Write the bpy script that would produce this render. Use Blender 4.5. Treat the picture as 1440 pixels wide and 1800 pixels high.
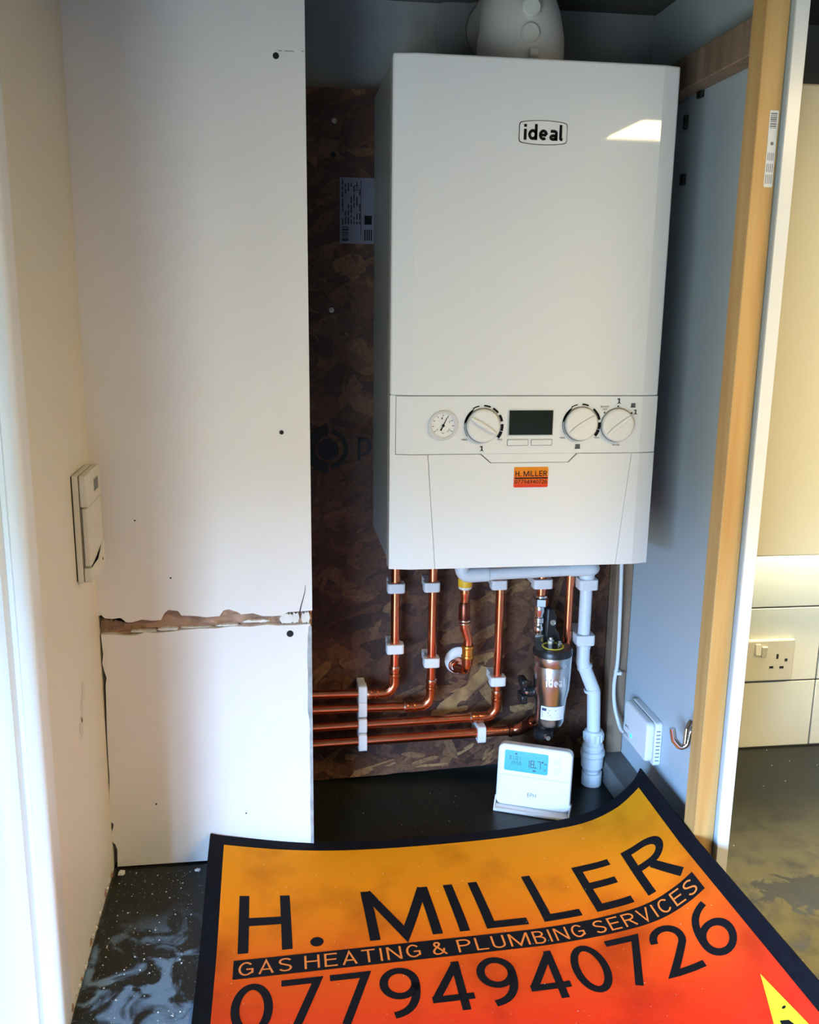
import bpy, bmesh, math, random
from mathutils import Vector, Matrix, noise

random.seed(7)
for o in list(bpy.data.objects):
    bpy.data.objects.remove(o, do_unlink=True)
scene = bpy.context.scene
COL = scene.collection
PI = math.pi
ZO = 1.3834          # height of the boiler's underside above the room floor
ZW = 0.90            # worktop level

# ------------------------------------------------------------------ camera
CX, CY, CZ = -0.354386, -1.585417, 0.381972 + ZO
YAW, PITCH, ROLL, FPX = 0.1410466, 0.2199545, -0.0133203, 1648.148
_f = Vector((math.sin(YAW) * math.cos(PITCH), math.cos(YAW) * math.cos(PITCH), -math.sin(PITCH)))
_r = Vector((math.cos(YAW), -math.sin(YAW), 0.0))
_d = _f.cross(_r)
RT = math.cos(ROLL) * _r + math.sin(ROLL) * _d
DN = -math.sin(ROLL) * _r + math.cos(ROLL) * _d
FW = _f
cam_data = bpy.data.cameras.new('camera')
cam_data.sensor_fit = 'VERTICAL'
cam_data.sensor_height = 36.0
cam_data.sensor_width = 36.0
cam_data.lens = FPX / 1800.0 * 36.0
cam_data.clip_start = 0.02
cam = bpy.data.objects.new('camera', cam_data)
COL.objects.link(cam)
CAMM = Matrix((( RT.x, -DN.x, -FW.x, CX), (RT.y, -DN.y, -FW.y, CY), (RT.z, -DN.z, -FW.z, CZ), (0, 0, 0, 1)))
cam.matrix_world = CAMM
scene.camera = cam

# ------------------------------------------------------------------ world, large lights, exposure
world = bpy.data.worlds.new('world')
scene.world = world
world.use_nodes = True
bg = world.node_tree.nodes['Background']
_nt = world.node_tree
_g = _nt.nodes.new('ShaderNodeTexCoord')
_s = _nt.nodes.new('ShaderNodeSeparateXYZ')
_nt.links.new(_g.outputs['Generated'], _s.inputs[0])
_wr = _nt.nodes.new('ShaderNodeValToRGB')      # overcast sky over a dull garden
_wr.color_ramp.elements[0].position, _wr.color_ramp.elements[0].color = 0.0, (0.07, 0.08, 0.07, 1)
_wr.color_ramp.elements[1].position, _wr.color_ramp.elements[1].color = 0.06, (0.33, 0.58, 1.0, 1)
_nt.links.new(_s.outputs['Z'], _wr.inputs['Fac'])
_nt.links.new(_wr.outputs['Color'], bg.inputs[0])
bg.inputs[1].default_value = SKY = 112.0
vs = scene.view_settings
vs.view_transform = 'Standard'
vs.look = 'None'
vs.exposure = -0.1
vs.gamma = 1.0
vs.use_curve_mapping = False


def area_light(name, loc, target, sx, sy, power, color):
    l = bpy.data.lights.new(name, 'AREA')
    l.shape = 'RECTANGLE'
    l.size, l.size_y, l.energy, l.color = sx, sy, power, color
    o = bpy.data.objects.new(name, l)
    COL.objects.link(o)
    o.location = loc
    o.rotation_euler = (Vector(target) - Vector(loc)).to_track_quat('-Z', 'Y').to_euler()
    return o


# daylight comes through the glazed opening in the room's west wall, behind and left of the camera (light portal)
WIN_Y0, WIN_Y1, WIN_Z0, WIN_Z1, WIN_X = -3.0, -1.45, 0.30, 1.62, -1.10
_p = area_light('window_portal', (WIN_X - 0.06, (WIN_Y0 + WIN_Y1) / 2, (WIN_Z0 + WIN_Z1) / 2),
                (WIN_X + 1, (WIN_Y0 + WIN_Y1) / 2, (WIN_Z0 + WIN_Z1) / 2), WIN_Y1 - WIN_Y0, WIN_Z1 - WIN_Z0, 1.0, (1, 1, 1))
_p.data.cycles.is_portal = True

# ------------------------------------------------------------------ helpers


def at(px, py, Y=None, X=None, Z=None):
    """pixel of the photograph -> point on a plane of the room"""
    v = RT * ((px - 720) / FPX) + DN * ((py - 900) / FPX) + FW
    c = Vector((CX, CY, CZ))
    if Y is not None:
        t = (Y - CY) / v.y
    elif X is not None:
        t = (X - CX) / v.x
    else:
        t = (Z - CZ) / v.z
    return c + v * t


ORG = {}


def finish(name, bm, mat, parent=None, smooth=True, angle=40):
    me = bpy.data.meshes.new(name)
    bmesh.ops.recalc_face_normals(bm, faces=bm.faces)
    if parent is not None:
        org = ORG[parent.name]
    else:
        xs = [v.co for v in bm.verts]
        lo = [min(c[i] for c in xs) for i in range(3)]
        hi = [max(c[i] for c in xs) for i in range(3)]
        org = Vector(((lo[0] + hi[0]) / 2, (lo[1] + hi[1]) / 2, lo[2]))
    bmesh.ops.translate(bm, verts=bm.verts, vec=-org)
    if smooth:
        for f in bm.faces:
            f.smooth = True
        ca = math.radians(angle)
        for e in bm.edges:
            if len(e.link_faces) != 2 or e.calc_face_angle(0) > ca:
                e.smooth = False
    bm.to_mesh(me)
    bm.free()
    me.materials.append(mat)
    o = bpy.data.objects.new(name, me)
    COL.objects.link(o)
    if parent is None:
        o.location = org
    else:
        o.parent = parent
    ORG[o.name] = org
    return o


def thing(name, loc, label, cat, group=None):
    o = bpy.data.objects.new(name, None)
    o.empty_display_size = 0.02
    COL.objects.link(o)
    o.location = loc
    ORG[o.name] = Vector(loc)
    return tag(o, label, cat, group)


def tag(o, label, cat, group=None):
    o['label'] = label
    o['category'] = cat
    if group:
        o['group'] = group
    return o


def struct(o, label=None):
    o['kind'] = 'structure'
    if label:
        o['label'] = label
    return o


def bevel_mod(o, w=0.002, seg=2, ang=40):
    m = o.modifiers.new('bevel', 'BEVEL')
    m.width = w
    m.segments = seg
    m.limit_method = 'ANGLE'
    m.angle_limit = math.radians(ang)
    return o


def B():
    return bmesh.new()


def box(bm, x0, x1, y0, y1, z0, z1, rot=None, piv=None):
    vs_ = []
    for x in (x0, x1):
        for y in (y0, y1):
            for z in (z0, z1):
                p = Vector((x, y, z))
                if rot is not None:
                    p = piv + rot @ (p - piv)
                vs_.append(bm.verts.new(p))
    for idx in ((0, 1, 3, 2), (4, 6, 7, 5), (0, 4, 5, 1), (2, 3, 7, 6), (0, 2, 6, 4), (1, 5, 7, 3)):
        bm.faces.new([vs_[i] for i in idx])
    return vs_


def frame_of(d):
    d = d.normalized()
    a = Vector((0, 0, 1)) if abs(d.z) < 0.9 else Vector((1, 0, 0))
    e1 = d.cross(a).normalized()
    return e1, d.cross(e1).normalized()


def cyl(bm, p0, p1, r0, r1=None, n=24, caps=True):
    p0, p1 = Vector(p0), Vector(p1)
    r1 = r0 if r1 is None else r1
    e1, e2 = frame_of(p1 - p0)
    a, b = [], []
    for i in range(n):
        t = 2 * PI * i / n
        q = e1 * math.cos(t) + e2 * math.sin(t)
        a.append(bm.verts.new(p0 + q * r0))
        b.append(bm.verts.new(p1 + q * r1))
    for i in range(n):
        j = (i + 1) % n
        bm.faces.new((a[i], a[j], b[j], b[i]))
    if caps:
        bm.faces.new(a)
        bm.faces.new(b)


def lathe(bm, prof, base, axis=(0, 0, 1), n=32, phase=0.0):
    """prof: list of (radius, distance along axis); closed at the ends when radius is 0"""
    base, ax = Vector(base), Vector(axis).normalized()
    e1, e2 = frame_of(ax)
    rings = []
    for r, h in prof:
        if r < 1e-6:
            rings.append([bm.verts.new(base + ax * h)])
        else:
            rings.append([bm.verts.new(base + ax * h + (e1 * math.cos(phase + 2 * PI * i / n) + e2 * math.sin(phase + 2 * PI * i / n)) * r) for i in range(n)])
    for a, b in zip(rings, rings[1:]):
        for i in range(n):
            j = (i + 1) % n
            if len(a) == 1 and len(b) == 1:
                continue
            if len(a) == 1:
                bm.faces.new((a[0], b[j], b[i]))
            elif len(b) == 1:
                bm.faces.new((a[i], a[j], b[0]))
            else:
                bm.faces.new((a[i], a[j], b[j], b[i]))


def fillet(pts, rad, seg=8):
    pts = [Vector(p) for p in pts]
    out = [pts[0]]
    for i in range(1, len(pts) - 1):
        p, a, b = pts[i], pts[i - 1], pts[i + 1]
        u, w = (a - p).normalized(), (b - p).normalized()
        ang = u.angle(w)
        if ang > PI - 0.02:
            out.append(p)
            continue
        r = rad[i - 1] if isinstance(rad, (list, tuple)) else rad
        t = min(r / math.tan(ang / 2), (a - p).length * 0.49, (b - p).length * 0.49)
        r = t * math.tan(ang / 2)
        c = p + (u + w).normalized() * (r / math.sin(ang / 2))
        s, e = p + u * t - c, p + w * t - c
        tot = s.angle(e)
        nrm = s.cross(e).normalized()
        for k in range(seg + 1):
            out.append(c + Matrix.Rotation(tot * k / seg, 3, nrm) @ s)
    out.append(pts[-1])
    return out


def sweep(bm, pts, r, n=16, caps=True):
    pts = [Vector(p) for p in pts]
    rs = r if isinstance(r, (list, tuple)) else [r] * len(pts)
    tang = []
    for i in range(len(pts)):
        a = pts[max(0, i - 1)]
        b = pts[min(len(pts) - 1, i + 1)]
        tang.append((b - a).normalized())
    e1, _ = frame_of(tang[0])
    rings = []
    for i, p in enumerate(pts):
        e1 = (e1 - tang[i] * e1.dot(tang[i])).normalized()
        e2 = tang[i].cross(e1)
        rings.append([bm.verts.new(p + (e1 * math.cos(2 * PI * k / n) + e2 * math.sin(2 * PI * k / n)) * rs[i]) for k in range(n)])
    for a, b in zip(rings, rings[1:]):
        for k in range(n):
            j = (k + 1) % n
            bm.faces.new((a[k], a[j], b[j], b[k]))
    if caps:
        bm.faces.new(rings[0])
        bm.faces.new(rings[-1])


def slab(bm, poly, fn, depth_vec=None, breaks=(), fn_back=None):
    """poly in (a,b); fn(a,b)->point on the front; extruded by depth_vec or to fn_back"""
    t = bmesh.new()
    vs_ = [t.verts.new((a, b, 0)) for a, b in poly]
    t.faces.new(vs_)
    m_ = len(poly)
    sg = [(poly[(i + 1) % m_][0] - poly[i][0]) * (poly[(i + 2) % m_][1] - poly[(i + 1) % m_][1]) - (poly[(i + 1) % m_][1] - poly[i][1]) * (poly[(i + 2) % m_][0] - poly[(i + 1) % m_][0]) for i in range(m_)]
    if not (all(q >= -1e-12 for q in sg) or all(q <= 1e-12 for q in sg)):
        bmesh.ops.triangulate(t, faces=t.faces[:])
    for ax, val in breaks:
        co = (val, 0, 0) if ax == 0 else (0, val, 0)
        no = (1, 0, 0) if ax == 0 else (0, 1, 0)
        bmesh.ops.bisect_plane(t, geom=t.verts[:] + t.edges[:] + t.faces[:], plane_co=co, plane_no=no)
    t.verts.ensure_lookup_table()
    t.verts.index_update()
    fr = [bm.verts.new(fn(v.co.x, v.co.y)) for v in t.verts]
    for f in t.faces:
        bm.faces.new([fr[v.index] for v in f.verts])
    if depth_vec is None and fn_back is None:
        t.free()
        return
    bk = [bm.verts.new(fn_back(v.co.x, v.co.y) if fn_back else fr[v.index].co + Vector(depth_vec)) for v in t.verts]
    for f in t.faces:
        bm.faces.new([bk[v.index] for v in reversed(f.verts)])
    for e in t.edges:
        if len(e.link_faces) == 1:
            i, j = e.verts[0].index, e.verts[1].index
            bm.faces.new((fr[i], fr[j], bk[j], bk[i]))
    t.free()


def rrect(a0, a1, b0, b1, r, n=5):
    out = []
    for cx, cy, s in ((a1 - r, b1 - r, 0), (a0 + r, b1 - r, 1), (a0 + r, b0 + r, 2), (a1 - r, b0 + r, 3)):
        for k in range(n + 1):
            t = (s + k / n) * PI / 2
            out.append((cx + r * math.cos(t), cy + r * math.sin(t)))
    return out


def disc(r, n=28, c=(0, 0)):
    return [(c[0] + r * math.cos(2 * PI * i / n), c[1] + r * math.sin(2 * PI * i / n)) for i in range(n)]


def arc_poly(r0, r1, a0, a1, n=12, c=(0, 0)):
    o = []
    for k in range(n + 1):
        t = math.radians(a0 + (a1 - a0) * k / n)
        o.append((c[0] + r1 * math.cos(t), c[1] + r1 * math.sin(t)))
    for k in range(n, -1, -1):
        t = math.radians(a0 + (a1 - a0) * k / n)
        o.append((c[0] + r0 * math.cos(t), c[1] + r0 * math.sin(t)))
    return o


def text(bm, s, a0, a1, b0, b1, fn, maxlen=None, bold=0.0, squeeze=True):
    """lettering fitted into a box of the (a,b) plane, mapped by fn"""
    cu = bpy.data.curves.new('t', 'FONT')
    cu.body = s
    cu.fill_mode = 'FRONT'
    cu.resolution_u = 4
    cu.offset = bold
    ob = bpy.data.objects.new('t', cu)
    COL.objects.link(ob)
    dg = bpy.context.evaluated_depsgraph_get()
    me = bpy.data.meshes.new_from_object(ob.evaluated_get(dg))
    bpy.data.objects.remove(ob, do_unlink=True)
    bpy.data.curves.remove(cu)
    t = bmesh.new()
    t.from_mesh(me)
    bpy.data.meshes.remove(me)
    if not t.verts:
        t.free()
        return
    xs = [v.co.x for v in t.verts]
    ys = [v.co.y for v in t.verts]
    x0, x1, y0, y1 = min(xs), max(xs), min(ys), max(ys)
    for v in t.verts:
        v.co = ((v.co.x - x0) / (x1 - x0) * (a1 - a0) + a0, (v.co.y - y0) / (y1 - y0) * (b1 - b0) + b0, 0)
    bmesh.ops.triangulate(t, faces=t.faces[:])
    if maxlen:
        for _ in range(6):
            es = [e for e in t.edges if e.calc_length() > maxlen]
            if not es:
                break
            bmesh.ops.subdivide_edges(t, edges=es, cuts=1)
            bmesh.ops.triangulate(t, faces=[f for f in t.faces if len(f.verts) > 3])
    t.verts.index_update()
    fr = [bm.verts.new(fn(v.co.x, v.co.y)) for v in t.verts]
    seen = set()
    for f in t.faces:
        k = frozenset(v.index for v in f.verts)
        if len(k) == 3 and k not in seen:
            seen.add(k)
            bm.faces.new([fr[v.index] for v in f.verts])
    t.free()


SEG = {'0': 'abcdef', '1': 'bc', '2': 'abged', '5': 'afgcd', '7': 'abc', '8': 'abcdefg'}


def seven(bm, s, a0, b0, w, h, gap, th, fn):
    a = a0
    for ch in s:
        if ch in '.:':
            for bb in ((b0,) if ch == '.' else (b0 + h * 0.25, b0 + h * 0.65)):
                slab(bm, [(a, bb), (a + th, bb), (a + th, bb + th), (a, bb + th)], fn)
            a += th + gap
            continue
        R = {'a': (0, h - th, w, h), 'b': (w - th, h / 2, w, h), 'c': (w - th, 0, w, h / 2), 'd': (0, 0, w, th),
             'e': (0, 0, th, h / 2), 'f': (0, h / 2, th, h), 'g': (0, h / 2 - th / 2, w, h / 2 + th / 2)}
        for k in SEG[ch]:
            p, q, r_, t_ = R[k]
            e = th * 0.18
            slab(bm, [(a + p + e, b0 + q + e), (a + r_ - e, b0 + q + e), (a + r_ - e, b0 + t_ - e), (a + p + e, b0 + t_ - e)], fn)
        a += w + gap


# monoline sans lettering: every glyph is a list of centre-line strokes (cap height 1)
def _arc(cx, cy, rx, ry, a0, a1, n=18):
    return [(cx + rx * math.cos(math.radians(a0 + (a1 - a0) * k / n)), cy + ry * math.sin(math.radians(a0 + (a1 - a0) * k / n))) for k in range(n + 1)]


def _bez(p0, p1, p2, n=10):
    return [((1 - q) ** 2 * p0[0] + 2 * q * (1 - q) * p1[0] + q * q * p2[0], (1 - q) ** 2 * p0[1] + 2 * q * (1 - q) * p1[1] + q * q * p2[1]) for q in [k / n for k in range(n + 1)]]


def glyph(ch, t):
    h = t / 2
    G_ = {}
    if ch == ' ':
        return .14, []
    if ch == '.':
        return t * 1.25, [('dot', (t * .62, t * .62), t * .64)]
    if ch == 'H':
        w = .72; return w, [[(h, 0), (h, 1)], [(w - h, 0), (w - h, 1)], [(h, .54), (w - h, .54)]]
    if ch == 'I':
        return t, [[(h, 0), (h, 1)]]
    if ch == 'L':
        w = .60; return w, [[(h, 1), (h, h), (w, h)]]
    if ch == 'E':
        w = .62; return w, [[(w, 1 - h), (h, 1 - h), (h, h), (w, h)], [(h, .53), (w * .92, .53)]]
    if ch == 'M':
        w = 1.0; return w, [[(h, 0), (h, 1)], [(w - h, 0), (w - h, 1)], [(h * 1.15, 1 - h * .2), (w / 2, h * .9), (w - h * 1.15, 1 - h * .2)]]
    if ch == 'N':
        w = .72; return w, [[(h, 0), (h, 1)], [(w - h, 0), (w - h, 1)], [(h * 1.1, 1 - h * .3), (w - h * 1.1, h * .3)]]
    if ch in 'RP':
        w = .68
        b = [(h, 1 - h), (w * .5, 1 - h)] + _arc(w * .5, .725, w * .5 - h, .275 - h, 90, -90, 14) + [(h, .45 + h)]
        o = [[(h, 0), (h, 1)], b]
        if ch == 'R':
            o.append([(w * .50, .47), (w - h * .7, 0)])
        return w, o
    if ch == 'B':
        w = .62
        return w, [[(h, 0), (h, 1)], [(h, 1 - h), (w * .45, 1 - h)] + _arc(w * .45, .745, w * .48 - h, .255 - h, 90, -90, 12) + [(h, .49 + h)], [(w * .5, .49 + h)] + _arc(w * .5, .265, w * .5 - h, .28 - h * .6, 85, -90, 12) + [(h, h)]]
    if ch == 'A':
        w = .72; return w, [[(h * .95, 0), (w / 2, 1 - h * .5), (w - h * .95, 0)], [(w * .2, .32), (w * .8, .32)]]
    if ch == 'V':
        w = .70; return w, [[(h * .95, 1), (w / 2, h * .5), (w - h * .95, 1)]]
    if ch == 'T':
        w = .66; return w, [[(0, 1 - h), (w, 1 - h)], [(w / 2, 0), (w / 2, 1 - h)]]
    if ch == 'U':
        w = .66; return w, [[(h, 1), (h, .30)] + _arc(w / 2, .30, w / 2 - h, .30 - h, 180, 360, 14) + [(w - h, 1)]]
    if ch == 'C':
        w = .68; return w, [_arc(w / 2 + .01, .5, w / 2 - h, .5 - h, 38, 322, 26)]
    if ch == 'G':
        w = .70; return w, [_arc(w / 2, .5, w / 2 - h, .5 - h, 40, 312, 26) + [(w - h, .20), (w - h, .46), (w * .52, .46)]]
    if ch == 'S':
        w = .62; return w, [_arc(w / 2, .745, w / 2 - h, .255 - h, 22, 250, 18) + [(w / 2, .51)] + _arc(w / 2, .265, w / 2 - h, .265 - h, 70, -160, 18)]
    if ch == '&':
        w = .66; return w, [[(w, 0), (w * .62, .38), (w * .22, .72), (w * .20, .84), (w * .30, 1 - h), (w * .48, 1 - h), (w * .58, .86), (w * .54, .72), (w * .20, .46), (h, .30), (h * 1.1, .16), (w * .25, h), (w * .48, h), (w * .68, .12), (w * .84, .32), (w * .86, .48)]]
    if ch == '0':
        w = .60; return w, [('loop', _arc(w / 2, .5, w / 2 - h, .5 - h, 0, 360, 36)[:-1])]
    if ch == '2':
        w = .60; return w, [_arc(w / 2, .70, w / 2 - h, .30 - h, 180, -30, 18) + [(h * 1.1, h), (w, h)]]
    if ch == '4':
        w = .64; return w, [[(w * .74, 0), (w * .74, 1)], [(w * .74, 1 - h * .9), (h * 1.2, .28)], [(h * .2, .26), (w, .26)]]
    if ch == '7':
        w = .60; return w, [[(0, 1 - h), (w - h, 1 - h), (w * .30, 0)]]
    if ch in '69':
        w = .60
        o = [('loop', _arc(w / 2, .325, w / 2 - h, .325 - h, 0, 360, 30)[:-1]), _bez((w * .74, 1 - h * .9), (h * .9, .90), (h, .325), 14)]
        if ch == '9':
            o = [('loop', [(w - x, 1 - y) for x, y in o[0][1]]), [(w - x, 1 - y) for x, y in o[1]]]
        return w, o
    if ch == 'i':
        return t, [[(h, 0), (h, .68)], [(h, .80), (h, .80 + t * .95)]]
    if ch == 'l':
        w = t * 1.25; return w, [[(h, 1), (h, t * .8), (h * 1.3, h * 1.1), (w, h * .9)]]
    if ch == 'd':
        w = .62; return w, [('loop', _arc(.31, .34, .31 - h, .34 - h, 0, 360, 28)[:-1]), [(w - h, 0), (w - h, 1)]]
    if ch == 'e':
        w = .60; return w, [_arc(.30, .34, .30 - h, .34 - h, 0, 310, 26), [(h, .34), (w - h, .34)]]
    if ch == 'a':
        w = .56; return w, [_bez((h, .60), (w * .5, .68 + .02), (w - h, .46), 6)[:0] + [(h * .8, .68 - h), (w * .55, .68 - h)] + _arc(w * .55, .47, w * .45 - h, .21 - h, 90, 0, 8) + [(w - h, 0)], ('loop', _arc(w * .48, .20, w * .48 - h, .20 - h * .9, 0, 360, 20)[:-1])]
    return .3, []


def _strip(pts, h, closed):
    P_ = []
    for p in pts:
        if not P_ or (Vector(p) - P_[-1]).length > 1e-4:
            P_.append(Vector(p))
    n = len(P_)
    L, R_ = [], []
    for i in range(n):
        a = P_[i - 1] if (closed or i > 0) else None
        b = P_[(i + 1) % n] if (closed or i < n - 1) else None
        d0 = (P_[i] - a).normalized() if a is not None else None
        d1 = (b - P_[i]).normalized() if b is not None else None
        d0 = d0 or d1
        d1 = d1 or d0
        n0, n1 = Vector((-d0.y, d0.x)), Vector((-d1.y, d1.x))
        m_ = (n0 + n1)
        m_ = m_.normalized() if m_.length > 1e-6 else n0
        k = min(1 / max(.3, m_.dot(n0)), 2.6)
        L.append(P_[i] + m_ * h * k)
        R_.append(P_[i] - m_ * h * k)
    return L, R_


def lettering(bm, s, a0, a1, b0, b1, fn, t=.13, ratio=None, maxlen=None, word=None):
    """monoline lettering fitted to a box; ratio = printed width / cap height sets the tracking"""
    gl = [glyph(c_, t) for c_ in s]
    base = sum(g[0] for g in gl)
    gap = (ratio - base) / (len(s) - 1) if ratio else .13
    gap = max(gap, .05)
    tot = base + gap * (len(s) - 1)
    T = lambda x, y: fn(a0 + (a1 - a0) * x / tot, b0 + (b1 - b0) * y)
    x = 0.0
    wi = 0
    for ci, (w, strokes) in enumerate(gl):
        wi += s[ci] == ' '
        for st in strokes if word in (None, wi) else ():
            if st[0] == 'dot':
                _, (cx_, cy_), r_ = st
                bm.faces.new([bm.verts.new(T(x + cx_ + r_ * math.cos(2 * PI * k / 18), cy_ + r_ * math.sin(2 * PI * k / 18))) for k in range(18)])
                continue
            closed = st[0] == 'loop'
            pts = st[1] if closed else st
            L, R_ = _strip(pts, t / 2, closed)
            n = len(L)
            for i in range(n if closed else n - 1):
                j = (i + 1) % n
                ln = (L[j] - L[i]).length
                k = max(1, int(ln / maxlen)) if maxlen else 1
                for q in range(k):
                    f0, f1 = q / k, (q + 1) / k
                    c_ = [L[i].lerp(L[j], f0), L[i].lerp(L[j], f1), R_[i].lerp(R_[j], f1), R_[i].lerp(R_[j], f0)]
                    bm.faces.new([bm.verts.new(T(x + v.x, v.y)) for v in c_])
        x += w + gap
    bmesh.ops.remove_doubles(bm, verts=bm.verts[:], dist=1e-6)


# ------------------------------------------------------------------ materials
MATS = {}


def mat(name, col, rough=0.5, metal=0.0, var=0.0, vscale=20.0, bump=0.0, bscale=60.0, coat=0.0, emis=None, estr=0.0, spec=0.5, col2=None, stretch=None, sss=0.0):
    if name in MATS:
        return MATS[name]
    m = bpy.data.materials.new(name)
    m.use_nodes = True
    nt = m.node_tree
    b = nt.nodes['Principled BSDF']
    b.inputs['Base Color'].default_value = (*col, 1)
    b.inputs['Roughness'].default_value = rough
    b.inputs['Metallic'].default_value = metal
    b.inputs['Specular IOR Level'].default_value = spec
    b.inputs['Coat Weight'].default_value = coat
    b.inputs['Coat Roughness'].default_value = 0.03
    if emis:
        b.inputs['Emission Color'].default_value = (*emis, 1)
        b.inputs['Emission Strength'].default_value = estr
    tc = nt.nodes.new('ShaderNodeTexCoord')
    mp = nt.nodes.new('ShaderNodeMapping')
    nt.links.new(tc.outputs['Object'], mp.inputs['Vector'])
    if stretch:
        mp.inputs['Scale'].default_value = stretch
    if var > 0 or col2:
        n = nt.nodes.new('ShaderNodeTexNoise')
        n.inputs['Scale'].default_value = vscale
        n.inputs['Detail'].default_value = 6
        nt.links.new(mp.outputs['Vector'], n.inputs['Vector'])
        r = nt.nodes.new('ShaderNodeValToRGB')
        c2 = col2 if col2 else tuple(max(0, c * (1 - var)) for c in col)
        r.color_ramp.elements[0].position = 0.35
        r.color_ramp.elements[1].position = 0.68
        r.color_ramp.elements[0].color = (*c2, 1)
        r.color_ramp.elements[1].color = (*col, 1)
        nt.links.new(n.outputs['Fac'], r.inputs['Fac'])
        nt.links.new(r.outputs['Color'], b.inputs['Base Color'])
    if bump > 0:
        n2 = nt.nodes.new('ShaderNodeTexNoise')
        n2.inputs['Scale'].default_value = bscale
        n2.inputs['Detail'].default_value = 4
        nt.links.new(mp.outputs['Vector'], n2.inputs['Vector'])
        bp = nt.nodes.new('ShaderNodeBump')
        bp.inputs['Strength'].default_value = bump
        bp.inputs['Distance'].default_value = 0.004
        nt.links.new(n2.outputs['Fac'], bp.inputs['Height'])
        nt.links.new(bp.outputs['Normal'], b.inputs['Normal'])
    MATS[name] = m
    return m


def link_ramp(m, sock_out, stops):
    nt = m.node_tree
    r = nt.nodes.new('ShaderNodeValToRGB')
    els = r.color_ramp.elements
    els[0].position, els[0].color = stops[0][0], (*stops[0][1], 1)
    els[1].position, els[1].color = stops[-1][0], (*stops[-1][1], 1)
    for p, c in stops[1:-1]:
        e = els.new(p)
        e.color = (*c, 1)
    nt.links.new(sock_out, r.inputs['Fac'])
    return r


wall_paint = mat('cream_wall_paint', (0.78, 0.72, 0.58), 0.55, var=0.05, vscale=6, bump=0.06, bscale=90)
board_paint = mat('white_panel_paint', (0.82, 0.79, 0.75), 0.5, var=0.04, vscale=8, bump=0.08, bscale=70)
gloss_trim = mat('white_gloss_trim', (0.85, 0.85, 0.84), 0.25, bump=0.05, bscale=40)
grey_plaster = mat('grey_plaster', (0.36, 0.37, 0.38), 0.85, var=0.25, vscale=9, bump=0.15, bscale=50)
ceiling_mat = mat('ceiling_grey', (0.13, 0.125, 0.13), 0.9, var=0.2, vscale=5)
room_paint = mat('room_paint', (0.17, 0.155, 0.13), 0.7)
floor_mat = mat('floor_vinyl', (0.12, 0.09, 0.065), 0.5, var=0.3, vscale=8)
pink_plaster = mat('raw_pink_plaster', (0.50, 0.31, 0.22), 0.95, col2=(0.30, 0.17, 0.10), vscale=30, bump=0.6, bscale=120)
chip_grey = mat('chipped_plaster_core', (0.45, 0.47, 0.46), 0.9, var=0.35, vscale=60, bump=0.4, bscale=150)
plaster_white = mat('broken_white_plaster', (0.80, 0.78, 0.73), 0.9, var=0.25, vscale=50, bump=0.5, bscale=150)
dark_hole = mat('dark_hole', (0.012, 0.012, 0.014), 0.9)
boiler_white = mat('boiler_white_enamel', (0.77, 0.79, 0.81), 0.4, coat=1.0, spec=0.25)
boiler_side = mat('boiler_side_grey', (0.30, 0.33, 0.34), 0.3, coat=0.2)
plastic_white = mat('white_plastic', (0.78, 0.78, 0.77), 0.35)
knob_white = mat('knob_white', (0.76, 0.76, 0.76), 0.28)
clip_plastic = mat('clip_plastic', (0.74, 0.73, 0.72), 0.5)
cream_plastic = mat('aged_cream_plastic', (0.70, 0.66, 0.53), 0.42, var=0.08, vscale=25)
waste_plastic = mat('waste_pipe_plastic', (0.72, 0.76, 0.78), 0.38)
flue_plastic = mat('flue_white', (0.74, 0.73, 0.69), 0.4)
ink = mat('black_ink', (0.006, 0.006, 0.008), 0.7, spec=0.15)
ink_grey = mat('grey_ink', (0.16, 0.16, 0.17), 0.5)
black_plastic = mat('black_plastic', (0.012, 0.012, 0.013), 0.35)
gap_dark = mat('shadow_gap', (0.03, 0.03, 0.035), 0.8)
lcd_dark = mat('dark_lcd', (0.010, 0.014, 0.010), 0.05, spec=0.5)
copper = mat('copper_tube', (0.95, 0.36, 0.20), 0.22, metal=1.0, col2=(0.80, 0.22, 0.10), vscale=14, stretch=(1, 1, 0.5))
copper_fit = mat('copper_fitting', (0.90, 0.32, 0.16), 0.26, metal=1.0, col2=(0.6, 0.17, 0.07), vscale=40)
copper_dark = mat('heat_stained_copper', (0.30, 0.09, 0.05), 0.35, metal=1.0, col2=(0.12, 0.04, 0.03), vscale=40)
solder = mat('solder_ring', (0.80, 0.62, 0.50), 0.25, metal=1.0)
chrome = mat('chrome', (0.80, 0.80, 0.82), 0.12, metal=1.0)
steel = mat('brushed_steel', (0.66, 0.65, 0.64), 0.26, metal=1.0, bump=0.04, bscale=300, stretch=(1, 1, 0.05))
brass_chrome = mat('nickel_brass', (0.62, 0.60, 0.54), 0.25, metal=1.0)
yellow_band = mat('yellow_gas_band', (0.85, 0.48, 0.02), 0.45)
yellow_ring = mat('yellow_ring', (0.75, 0.60, 0.05), 0.5)
paper_white = mat('label_paper', (0.80, 0.80, 0.80), 0.55)
pine = mat('planed_pine', (0.62, 0.38, 0.14), 0.5, col2=(0.52, 0.28, 0.085), vscale=9, stretch=(6, 6, 0.35), bump=0.05)
pine_dark = mat('rough_sawn_batten', (0.27, 0.18, 0.115), 0.75, col2=(0.18, 0.115, 0.07), vscale=12, stretch=(5, 5, 0.5), bump=0.15)
rail_stained = mat('stained_floor_batten', (0.16, 0.16, 0.15), 0.6, var=0.5, vscale=14)
partition_mat = mat('shaded_white_board', (0.45, 0.52, 0.56), 0.45, var=0.03, vscale=10)  # white board, its shade painted in: colour darkened and blued
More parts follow.
